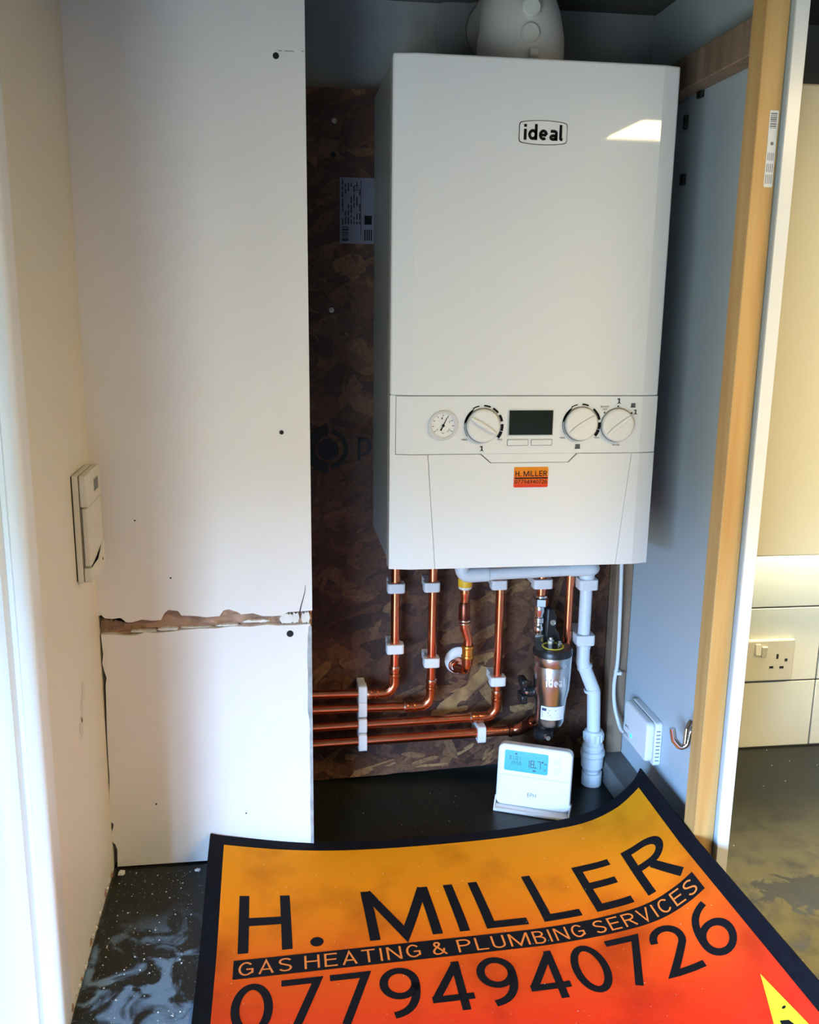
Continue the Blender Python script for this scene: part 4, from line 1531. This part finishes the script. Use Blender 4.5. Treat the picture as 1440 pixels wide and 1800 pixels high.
for dx, dy, r, h in ((-.003, .004, .0062, .016), (.010, -.004, .0046, .012)):
    bm = B(); lathe(bm, [(r, .0120), (r, .0120 + h * .6), (r * .8, .0120 + h * .75), (r * .55, .012 + h * .75), (r * .55, .012 + h), (0, .012 + h)], (fx + dx, FY + dy, zz(1148)), (0, 0, 1), 6 if r > .005 else 16)
    finish('lid_bolt', bm, brass_chrome, lid, angle=20)
bm = B(); lathe(bm, [(0, 0), (.016, 0), (.0175, .003), (.0175, .013), (.014, .016), (.009, .018), (.009, .024)], (fx - .010, FY, zz(1272) - .024), (0, 0, 1), 32)
finish('drain_cap', bm, black_plastic, t)
bm = B(); lathe(bm, [(0, .006), (.004, .006), (.0055, .003), (.0062, -.004)], (fx - .008, FY - .018, zz(1288)), (0, -1, .25), 18)
finish('drain_screw', bm, chrome, t)
# side outlet body with black handle on the left
p = at(921, 1211, Y=-.07)
bm = B(); cyl(bm, (p.x, -.07, p.z - .004), (fx - .02, FY + .01, p.z - .004), .010, n=20)
finish('side_port', bm, black_plastic, t)
bm = B()
box(bm, p.x - .008, p.x + .004, -.085, -.055, p.z - .024, p.z - .007)
box(bm, p.x - .008, p.x + .004, -.085, -.055, p.z + .006, p.z + .022)
box(bm, p.x - .004, p.x + .002, -.080, -.060, p.z - .01, p.z + .01)
bevel_mod(finish('side_handle', bm, black_plastic, t), .003)
bm = B(); lathe(bm, [(.003, 0), (.003, .002), (0, .003)], (p.x + .001, -.085, p.z), (0, -1, 0), 12); finish('handle_screw', bm, chrome, t)

vx = at(952, 1040, Y=-.055).x
VY = -.055
zv = lambda py: at(952, py, Y=VY).z
t = thing('isolating_valve', (vx, VY, zv(1136)), 'chrome isolating valve with a black handle above the steel filter', 'valve')
bm = B(); cyl(bm, (vx, VY, ZO - .004), (vx, VY, zv(1046)), .0078, n=20); finish('copper_tail', bm, copper, t)
bm = B(); lathe(bm, [(.0085, 0), (.0115, -.001), (.0115, -.004), (.010, -.005)], (vx, VY, zv(1045)), (0, 0, 1), 24); finish('olive_ring', bm, chrome, t)


def hexnut(z0, z1, r, nm='hex_nut', x=vx):
    bm = B(); lathe(bm, [(0, z0), (r * .9, z0), (r, z0 + .0012), (r, z1 - .0012), (r * .9, z1), (0, z1)], (x, VY, 0), (0, 0, 1), 6, .3)
    return finish(nm, bm, chrome, t, angle=15)


hexnut(zv(1064), zv(1050), .0145)
bm = B(); lathe(bm, [(.010, zv(1064)), (.0112, zv(1072)), (.0085, zv(1080)), (.0085, zv(1083)), (.0105, zv(1084)), (.0105, zv(1092)), (.0080, zv(1094)), (.0080, zv(1098)), (.0098, zv(1100)), (.0098, zv(1110)), (.008, zv(1112))], (vx - .002, VY, 0), (0, 0, 1), 24)
finish('valve_body', bm, chrome, t)
hexnut(zv(1134), zv(1112), .0135, 'lower_nut', vx - .001)
bm = B()
hx = vx + .017
slab(bm, [(hx - .008, zv(1066)), (hx + .004, zv(1068)), (hx + .010, zv(1082)), (hx + .009, zv(1102)), (hx + .016, zv(1112)), (hx + .019, zv(1128)), (hx - .004, zv(1132)), (hx - .010, zv(1112))], lambda a, b: Vector((a, VY - .012, b)), (0, .020, 0))
hd = bevel_mod(finish('handle', bm, black_plastic, t), .003)
bm = B(); lathe(bm, [(.0052, 0), (.0052, .001), (.0040, .001), (.0040, .0006), (0, .0006)], (hx + .003, VY - .012, zv(1091)), (0, -1, 0), 20)
finish('handle_mark', bm, chrome, hd)
clip(950, 1024.5, 'v', 'white clip on the copper stub above the chrome valve', Y=VY, wide=.0095, xfix=vx)

# ------------------------------------------------------------------ white plastic pipework
HY = -.10
a, b = at(812, 1012, Y=HY), at(1042, 1000, Y=HY)
t = thing('overflow_pipe', ((a.x + b.x) / 2, HY, a.z - .012), 'white plastic pipe lying crosswise just under the boiler', 'pipe')
bm = B(); sweep(bm, fillet([(a.x, HY, ZO - .004), (a.x, HY, a.z), (b.x - .014, HY, b.z)], .013, 8), .0102, 24); finish('tube', bm, waste_plastic, t)
bm = B(); sweep(bm, fillet([(a.x, HY, ZO - .006), (a.x, HY, a.z), (a.x + .045, HY, a.z + .045 * (b.z - a.z) / (b.x - a.x))], .013, 8), .0122, 24); finish('elbow', bm, waste_plastic, t)
wx = at(1030, 1040, Y=-.06).x
bm = B(); p0 = Vector((b.x - .040, HY, b.z)); sweep(bm, fillet([p0, Vector((wx, HY, b.z)), Vector((wx, -.062, b.z - .004))], .014, 8), .0120, 24); finish('bend', bm, waste_plastic, t)
WYp = -.062
zw = lambda py: at(1030, py, Y=WYp).z
xw = lambda px, py: at(px, py, Y=WYp).x
t = thing('waste_pipe', (xw(1043, 1385), WYp, ZW), 'white plastic condensate waste pipe dropping into the worktop at the right', 'pipe')
bm = B(); cyl(bm, (wx, WYp, zw(990)), (wx, WYp, zw(1134)), .0108, n=24); finish('tube', bm, waste_plastic, t)
bm = B(); lathe(bm, [(0, zw(985)), (.0135, zw(985)), (.0135, zw(1018)), (.0108, zw(1019))], (wx, WYp, 0), (0, 0, 1), 28); finish('top_tee', bm, waste_plastic, t)
bm = B(); sweep(bm, fillet([(wx + .0005, WYp, zw(1132)), (wx + .001, WYp, zw(1165)), (xw(1044, 1216), WYp, zw(1216)), (xw(1043.5, 1290), WYp, zw(1290))], .02, 8), .0120, 24); finish('offset_bend', bm, waste_plastic, t)
p0, p1 = Vector((wx + .005, WYp, zw(1172))), Vector((xw(1040, 1212), WYp, zw(1212)))
for q, d, r_, w_ in ((p0, p1 - p0, .0118, .003), (p1, p1 - p0, .0118, .003), ((wx + .0005, WYp, zw(1135)), (0, 0, 1), .0112, .004)):
    bm = B(); bead(bm, q, d, r_, w_)
    finish('socket_ring', bm, waste_plastic, t)
xb = xw(1043, 1300)
bm = B(); lathe(bm, [(.0125, zw(1283)), (.0165, zw(1284)), (.0178, zw(1290)), (.0172, zw(1302)), (.0160, zw(1306)), (.0190, zw(1308)), (.0198, zw(1312)), (.0178, zw(1317)), (.0220, zw(1318)), (.0225, zw(1325)), (.0205, zw(1328)), (.0198, zw(1346)), (.0165, zw(1351)), (.0138, zw(1353)), (.0138, zw(1358))], (xb, WYp, 0), (0, 0, 1), 36)
finish('compression_coupling', bm, waste_plastic, t, angle=25)
for k in range(14):
    an = 2 * PI * k / 14
    bm = B(); cyl(bm, (xb + .0176 * math.cos(an), WYp + .0176 * math.sin(an), zw(1300)), (xb + .0180 * math.cos(an), WYp + .0180 * math.sin(an), zw(1288)), .0013, n=6)
    finish('nut_rib', bm, waste_plastic, t)
bm = B(); lathe(bm, [(.0125, zw(1356)), (.0185, zw(1356)), (.0185, ZW + .0005), (.0, ZW + .0005)], (xb + .001, WYp, 0), (0, 0, 1), 36)
finish('floor_cup', bm, waste_plastic, t)
clip(1033, 1025, 'v', 'upper white clip on the white waste pipe', r=.0109, Y=WYp, wide=.006, h=.0095, xfix=wx)
clip(1028, 1122, 'v', 'lower white clip on the white waste pipe', r=.0109, Y=WYp, wide=.006, h=.0095, xfix=wx)

# ------------------------------------------------------------------ cable and wireless receiver
RX, RY0, RY1, RZ0, RZ1 = SX1 - .0265, -.205, -.098, ZO - .378, ZO - .300
pts = []
for px, py, y in ((1093, 990, -.05), (1090, 1080, -.047), (1086, 1160, -.045), (1080, 1200, -.045), (1080, 1235, -.05), (1086, 1265, -.058), (1094, 1285, -.075)):
    pts.append(at(px, py, Y=y))
pts.append(Vector((SX1 - .010, -.10, RZ0 + .012)))
# smooth through the points
sm = []
for i in range(len(pts) - 1):
    p0, p1, p2, p3 = pts[max(0, i - 1)], pts[i], pts[i + 1], pts[min(len(pts) - 1, i + 2)]
    for k in range(6):
        s = k / 6
        sm.append(.5 * ((2 * p1) + (p2 - p0) * s + (2 * p0 - 5 * p1 + 4 * p2 - p3) * s * s + (3 * p1 - p0 - 3 * p2 + p3) * s ** 3))
sm.append(pts[-1])
bm = B(); sweep(bm, [Vector((pts[0].x, -.06, ZO - .004))] + sm, .0034, 12)
tag(finish('white_cable', bm, cable_mat), 'white cable running down the back batten to the wireless receiver', 'cable')
for k, (px, py) in enumerate(((1088, 1183),)):
    p = at(px, py, Y=-.045)
    t = thing('cable_clip', (p.x, -.036, p.z), 'tiny cable clip nailed to the back batten', 'clip')
    bm = B(); box(bm, p.x - .006, p.x + .005, -.050, -.0345, p.z - .003, p.z + .003); bevel_mod(finish('saddle', bm, clip_plastic, t), .001)
    bm = B(); cyl(bm, (p.x + .0045, -.052, p.z), (p.x + .0045, -.049, p.z), .0018, n=10); finish('nail', bm, ink_grey, t)

t = thing('wireless_receiver', (SX1, (RY0 + RY1) / 2, RZ0), 'square white wireless receiver with green light on the white board', 'receiver')
rec = lambda X_: (lambda a, b: Vector((X_, a, b)))
bm = B(); slab(bm, rrect(RY0 - .001, RY1, RZ0, RZ1, .006), rec(SX1 - .012), (.0118, 0, 0)); bevel_mod(finish('back_box', bm, plastic_white, t), .0015)
bm = B(); slab(bm, rrect(RY0 + .001, RY1 - .001, RZ0 + .006, RZ1 - .001, .010), rec(RX), (.0142, 0, 0)); cov = bevel_mod(finish('cover', bm, plastic_white, t), .004, 3)
for k in range(9):
    z = RZ0 + .010 + k * .0066
    bm = B(); box(bm, SX1 - .0105, SX1 - .0035, RY0 - .0014, RY0, z, z + .0016); finish('vent_slot', bm, ink_grey, t)
bm = B(); slab(bm, disc(.0035, 16, (RY0 + .068, RZ0 + .024)), rec(RX - .0006), (.0006, 0, 0)); finish('status_light', bm, green_led, t)
bm = B()
frx = lambda a, b: Vector((RX - .0004, RY1 - .001 - a, b))
text(bm, 'EPH', .006, .024, RZ0 + .013, RZ0 + .020, frx)
slab(bm, arc_poly(.002, .003, 20, 160, 8, (.022, RZ0 + .030)), frx)
slab(bm, arc_poly(.004, .005, 20, 160, 8, (.022, RZ0 + .030)), frx)
slab(bm, [(.010, RZ0 + .030), (.016, RZ0 + .030), (.016, RZ0 + .034), (.010, RZ0 + .034)], frx)
finish('lettering', bm, ink_grey, t)

# chrome hook on the white board
hy, hz = -.330, ZO - .258
t = thing('coat_hook', (SX1, hy, hz - .03), 'chrome double hook on the white board beside the pine post', 'hook')
bm = B(); slab(bm, rrect(hy - .007, hy + .007, hz - .012, hz + .022, .006), lambda a, b: Vector((SX1 - .004, a, b)), (.0038, 0, 0)); bevel_mod(finish('back_plate', bm, chrome, t), .0012)
bm = B(); sweep(bm, fillet([(SX1 - .003, hy, hz + .012), (SX1 - .012, hy, hz + .004), (SX1 - .015, hy, hz - .018), (SX1 - .024, hy + .003, hz - .024), (SX1 - .034, hy + .008, hz - .012), (SX1 - .037, hy + .010, hz + .006)], .008, 6), .0050, 14)
finish('lower_prong', bm, chrome, t)
bm = B(); sweep(bm, fillet([(SX1 - .003, hy - .002, hz + .016), (SX1 - .014, hy - .004, hz + .026), (SX1 - .022, hy - .008, hz + .012), (SX1 - .024, hy - .010, hz - .010)], .008, 6), .0036, 14)
finish('upper_prong', bm, chrome, t)
bm = B(); lathe(bm, [(.0048, 0), (.0048, .004), (.003, .006), (0, .006)], (SX1 - .004, hy, hz - .006), (-1, 0, 0), 16); finish('screw_cap', bm, chrome, t)

# ------------------------------------------------------------------ room thermostat standing on the worktop
p0, p1 = at(870, 1419, Z=ZW), at(1000, 1439, Z=ZW)
ex = (p1 - p0).normalized()
wth = (p1 - p0).length
tilt = math.radians(9)
back = Vector((-ex.y, ex.x, 0))
ez = (Vector((0, 0, 1)) * math.cos(tilt) + back * math.sin(tilt)).normalized()
nf = ex.cross(ez).normalized()      # towards the viewer
TP = p0
t = thing('room_thermostat', (p0 + p1) / 2, 'white room thermostat with blue lit screen standing on the worktop', 'thermostat')
th = lambda d=0.0: (lambda a, b: TP + ex * a + ez * b + nf * d)
HT = .116
bm = B(); slab(bm, rrect(.0, wth, .008, HT, .011, 6), th(.000), -nf * .022); body = bevel_mod(finish('body', bm, plastic_white, t), .003, 3)
bm = B(); slab(bm, rrect(.012, .088, .070, .106, .003), th(.0007), -nf * .0008); scn = finish('screen', bm, lcd_blue, t)
bm = B()
f3 = th(.0012)
seven(bm, '01.01', .0205, .0905, .0034, .0065, .0012, .0009, f3)
seven(bm, '12:50', .0222, .0815, .0034, .0065, .0012, .0009, f3)
seven(bm, '18', .0495, .0795, .0068, .0135, .0012, .0017, f3)
seven(bm, '.', .0655, .0795, .0068, .0135, .0018, .0022, f3)
seven(bm, '7', .0692, .0795, .0068, .0135, .0018, .0017, f3)
slab(bm, arc_poly(.0008, .0015, 0, 359, 12, (.0785, .0918)), f3)
text(bm, 'A', .0815, .0850, .0765, .0805, f3)
slab(bm, arc_poly(.0012, .0019, 30, 150, 8, (.0835, .0870)), f3)
slab(bm, arc_poly(.0026, .0033, 30, 150, 8, (.0835, .0870)), f3)
slab(bm, [(.062, .0738), (.067, .0738), (.067, .0758), (.062, .0758)], f3)
slab(bm, [(.030, .1000), (.0335, .1000), (.0335, .1022), (.030, .1022)], f3)
finish('digits', bm, lcd_ink, scn)
bm = B(); slab(bm, [(.004, .0618), (wth - .004, .0618), (wth - .004, .0624), (.004, .0624)], th(.0003)); finish('flap_seam', bm, mat('seam_grey', (.35, .36, .37), .6), t)
for b0 in (.0735, .0895):
    bm = B(); slab(bm, rrect(.099, .110, b0, b0 + .0115, .005), th(.0009), -nf * .001); bevel_mod(finish('arrow_button', bm, mat('button_pale', (.70, .71, .71), .4), t), .0006)
bm = B(); text(bm, 'EPH', .0555, .0705, .0275, .0345, th(.0005)); finish('lettering', bm, ink_grey, t)
up_ = Vector((0, 0, 1))
bm = B()
sp_ = [(-.012, .0), (.004, .0), (.004, .016), (-.002, .007), (-.012, .004)]
A_ = [(TP - ex * .002) - back * -a * -1 for a, _ in sp_]
pr = [(-.013, .0005), (.040, .0005), (.040, .006), (.006, .006), (.001, .006), (-.004, .004), (-.010, .006), (-.013, .005)]
vs0 = [bm.verts.new(TP - ex * .001 + back * a + up_ * b) for a, b in pr]
vs1 = [bm.verts.new(TP + ex * (wth + .001) + back * a + up_ * b) for a, b in pr]
n = len(pr)
for k in range(n):
    j = (k + 1) % n
    bm.faces.new((vs0[k], vs0[j], vs1[j], vs1[k]))
bm.faces.new(vs0); bm.faces.new(vs1)
bevel_mod(finish('stand', bm, plastic_white, t), .001)
for s in (0, 1):
    bm = B()
    q = TP + ex * (wth * s) + ex * (-.001 if s else -.001)
    tri = [q + back * -.013 + up_ * .003, q + back * .012 + up_ * .003, q + back * .006 + up_ * .022]
    lo_ = [bm.verts.new(v) for v in tri]
    hi_ = [bm.verts.new(v + ex * .002) for v in tri]
    bm.faces.new(lo_); bm.faces.new(hi_)
    for k in range(3):
        j = (k + 1) % 3
        bm.faces.new((lo_[k], lo_[j], hi_[j], hi_[k]))
    finish('stand_cheek', bm, plastic_white, t)

# ------------------------------------------------------------------ old control box on the left wall
cy0, cy1, cz0, cz1, cx1 = -.357, -.262, ZO + .0165, ZO + .1595, WX0 + .020
xm = WX0 + .0095
t = thing('heating_controller', (WX0, (cy0 + cy1) / 2, cz0), 'aged cream heating controller box with a small window on the left wall', 'controller')
bm = B(); box(bm, WX0 + .0015, xm - .0005, cy0, cy1, cz0, cz1); bevel_mod(finish('back_plate', bm, cream_plastic, t), .0012)
bm = B(); box(bm, WX0, WX0 + .0016, cy0 + .0015, cy1 - .0015, cz0 + .0015, cz1 - .0015); finish('wall_gap', bm, dark_hole, t)
bm = B(); box(bm, xm - .0006, xm + .0006, cy0 + .001, cy1 - .001, cz0 + .001, cz1 - .001); finish('seam', bm, mat('seam_brown', (.20, .17, .11), .7), t)
zm1, zm0 = cz1 - .043, cz0 + .020
fr = lambda a, b: Vector((cx1, a, b))
bm = B(); slab(bm, rrect(cy0, cy1, zm1 + .0006, cz1, .003), fr, (-(cx1 - xm - .0006), 0, 0)); bevel_mod(finish('top_cover', bm, cream_plastic, t), .0018)
bm = B(); slab(bm, rrect(cy0 + .004, cy1, zm0 + .0006, zm1 - .0006, .002), lambda a, b: Vector((cx1 - .001, a, b)), (-(cx1 - xm - .0016), 0, 0)); bevel_mod(finish('flap', bm, cream_plastic, t), .0025)
bm = B(); slab(bm, [(cy0, cz0), (cy1, cz0), (cy1, zm0 + .017), (cy1 - .018, zm0 + .014), (cy1 - .046, zm0 - .0006), (cy0, zm0 - .0006)], fr, (-(cx1 - xm - .0006), 0, 0)); bevel_mod(finish('bottom_cover', bm, cream_plastic, t), .0012)
bm = B(); box(bm, cx1 - .0012, cx1 + .0004, cy0 + .045, cy0 + .078, cz1 - .030, cz1 - .012); wn = finish('window_frame', bm, mat('aged_cream_shade', (.50, .46, .36), .5), t)
bm = B(); box(bm, cx1 + .0002, cx1 + .0007, cy0 + .047, cy0 + .072, cz1 - .0285, cz1 - .0135); finish('window_glass', bm, mat('dull_display', (.05, .048, .035), .25), t)
bm = B(); cyl(bm, (cx1 - .001, cy0 + .078, cz0 + .012), (cx1 + .0005, cy0 + .078, cz0 + .012), .0022, n=12); finish('screw_hole', bm, dark_hole, t)
bm = B(); cyl(bm, (WX0, -.250, ZO + .118), (WX0 + .004, -.250, ZO + .118), .004, n=8); finish('plaster_blob', bm, wall_paint, t)

# ------------------------------------------------------------------ the printed mat
back_p = [(-.470, .052), (-.448, .046), (-.369, .030), (-.285, .019), (-.192, .014), (-.084, .013), (.005, .015), (.070, .020), (.138, .029), (.188, .049), (.217, .073), (.230, .088), (.2385, .106)]
front_p = [(-.472, .004), (-.30, .004), (-.10, .004), (.05, .005), (.12, .008), (.17, .013), (.212, .023), (.243, .040), (.262, .058), (.276, .080)]


def resample(p, n):
    p = [Vector((a, b)) for a, b in p]
    # Catmull-Rom then arc length
    s = []
    for i in range(len(p) - 1):
        a, b, c, d = p[max(0, i - 1)], p[i], p[i + 1], p[min(len(p) - 1, i + 2)]
        for k in range(12):
            q = k / 12
            s.append(.5 * ((2 * b) + (c - a) * q + (2 * a - 5 * b + 4 * c - d) * q * q + (3 * b - a - 3 * c + d) * q ** 3))
    s.append(p[-1])
    L = [0]
    for a, b in zip(s, s[1:]):
        L.append(L[-1] + (b - a).length)
    out = []
    j = 0
    for k in range(n + 1):
        w = L[-1] * k / n
        while j < len(L) - 2 and L[j + 1] < w:
            j += 1
        f = (w - L[j]) / max(1e-9, L[j + 1] - L[j])
        out.append(s[j].lerp(s[j + 1], f))
    return out


NB = 240
BP, FP = resample(back_p, NB), resample(front_p, NB)
ML = 0.52


def msurf(u, v, d=0.0):
    u = min(max(u, 0), 1)
    k = min(int(u * NB), NB - 1)
    f = u * NB - k
    b, fr_ = BP[k].lerp(BP[k + 1], f), FP[k].lerp(FP[k + 1], f)
    s = min(1, max(0, v / .5))
    s = s * s * (3 - 2 * s)
    wr = min(1, max(0, (u - .6) / .3))
    s = s * (1 - wr) + wr * min(1, max(0, (v - .36) / .64))
    q = b.lerp(fr_, s)
    return Vector((q.x, -.237 - ML * v + .028 * u, ZW + q.y + d))


def mnorm(u, v):
    e = .004
    a = msurf(u + e, v) - msurf(u - e, v)
    b = msurf(u, v - e) - msurf(u, v + e)
    return a.cross(b).normalized()


def mp_(d):
    return lambda u, v: msurf(u, v) + mnorm(u, v) * d


t = thing('printed_mat', (-.11, -.48, ZW), 'black edged orange and red printed mat curling up at the back corners', 'mat')


def mgrid(u0, u1, v0, v1, nu, nv, d, thick=None):
    bm = B()
    top = [[bm.verts.new(msurf(u0 + (u1 - u0) * i / nu, v0 + (v1 - v0) * j / nv) + mnorm(u0 + (u1 - u0) * i / nu, v0 + (v1 - v0) * j / nv) * d) for j in range(nv + 1)] for i in range(nu + 1)]
    for i in range(nu):
        for j in range(nv):
            bm.faces.new((top[i][j], top[i][j + 1], top[i + 1][j + 1], top[i + 1][j]))
    if thick:
        bot = [[bm.verts.new(v.co - Vector((0, 0, 1)) * thick if False else v.co - mnorm(u0 + (u1 - u0) * i / nu, v0 + (v1 - v0) * j / nv) * thick) for j, v in enumerate(col)] for i, col in enumerate(top)]
        for i in range(nu):
            for j in range(nv):
                bm.faces.new((bot[i][j], bot[i + 1][j], bot[i + 1][j + 1], bot[i][j + 1]))
        for i in range(nu):
            bm.faces.new((top[i][0], top[i + 1][0], bot[i + 1][0], bot[i][0]))
            bm.faces.new((top[i][nv], bot[i][nv], bot[i + 1][nv], top[i + 1][nv]))
        for j in range(nv):
            bm.faces.new((top[0][j], bot[0][j], bot[0][j + 1], top[0][j + 1]))
            bm.faces.new((top[nu][j], top[nu][j + 1], bot[nu][j + 1], bot[nu][j]))
    return bm


finish('black_backing', mgrid(0, 1, 0, 1.17, 120, 66, 0.0, .0028), mat_black, t)
finish('printed_face', mgrid(.030, .968, .047, 1.125, 120, 66, .0004), mat_print, t)
fm = mp_(.0009)
for k in range(2):
    bm = B()
    lettering(bm, 'H. MILLER', .066, .942, .440, .243, fm, t=.14, ratio=6.6, maxlen=.12, word=k)
    finish('headline_lettering', bm, ink, t)
bm = B()
nseg = 60
slab(bm, [(.060, .462), (.950, .462), (.950, .530), (.060, .530)], fm, None, [(0, .060 + .89 * k / nseg) for k in range(1, nseg)])
bn = finish('banner', bm, ink, t)
for k in range(5):
    bm = B()
    lettering(bm, 'GAS HEATING & PLUMBING SERVICES', .069, .940, .521, .472, mp_(.0013), t=.105, ratio=24.0, maxlen=.5, word=k)
    finish('banner_lettering', bm, mat('orange_lettering', (.82, .22, .03), .6), bn)
bm = B()
lettering(bm, '07794940726', .060, .948, .722, .552, fm, t=.125, ratio=7.9, maxlen=.12)
finish('number_lettering', bm, ink, t)
bm = B()
slab(bm, [(.933, .815), (.950, 1.06), (.868, 1.06)], fm, None, [(0, .86 + .01 * k) for k in range(1, 12)] + [(1, .815 + .03 * k) for k in range(1, 9)])
tr = finish('warning_triangle', bm, warn_yellow, t)
bm = B()
slab(bm, [(.905, 1.03), (.898, .99), (.908, .965), (.912, .935), (.919, .96), (.924, .945), (.931, .985), (.926, 1.03)], mp_(.0013))
slab(bm, disc(.0035, 8, (.930, .915)), mp_(.0013))
finish('flame_symbol', bm, ink, tr)

# ------------------------------------------------------------------ plaster crumbs
random.seed(33)
bm = B()


def crumb(x, y, z, s):
    m0 = len(bm.verts)
    r = bmesh.ops.create_icosphere(bm, subdivisions=1, radius=s)
    rot = Matrix.Rotation(random.uniform(0, 6), 3, 'Z')
    for v in r['verts']:
        v.co = rot @ Vector((v.co.x * random.uniform(.7, 1.5), v.co.y * random.uniform(.6, 1.2), v.co.z * .6)) + Vector((x, y, z + s * .45))


def crumbs_done(label):
    o = tag(finish('plaster_crumbs', bm, crumb_mat, smooth=False), label, 'crumbs')
    o['kind'] = 'stuff'


for k in range(200):
    x, y = random.uniform(-.608, -.485), random.uniform(-.62, -.25)
    crumb(x, y, ZW, random.choice((.0004, .0005, .0006, .0009, .0013)))
crumbs_done('white plaster crumbs on the worktop left of the mat')
bm = B()
for k in range(45):
    crumb(random.uniform(-.29, -.03), random.uniform(-.19, -.03), ZW, random.choice((.0003, .0004, .0006)))
crumbs_done('fine pale crumbs on the dark worktop under the copper pipes')
bm = B()
for k in range(70):
    yy = random.uniform(-.75, -.50)
    crumb(.30 + abs(random.gauss(0, .012)) + (.012 if yy > -.6 else 0), yy, ZW, random.choice((.0005, .0007, .0011)))
for px, py in ((1348, 1319), (1388, 1338), (1381, 1373), (1290, 1487), (1437, 1345), (1357, 1346), (1342, 1382)):
    p = at(px, py, Z=ZW)
    crumb(p.x, p.y, ZW, .0011)
crumbs_done('pale crumbs on the worktop right of the partition')
bm = B()
for k in range(120):
    u, v = random.uniform(.05, .95), random.uniform(.06, .9)
    p = msurf(u, v)
    crumb(p.x, p.y, p.z + .0006, random.choice((.0003, .0004, .0006)))
o = finish('dust_specks', bm, crumb_mat, t, smooth=False)
o['kind'] = 'stuff'
for px, py, s in ((214, 1537, .006), (348, 1531, .004)):
    p = at(px, py, Z=ZW)
    bm = B(); crumb(p.x, p.y, ZW, s)
    tag(finish('plaster_chip', bm, crumb_mat, smooth=False), ['larger white plaster chip in the corner by the broken wall foot', 'small white plaster chip beside the back left corner of the mat'][0 if s > .005 else 1], 'plaster chip')
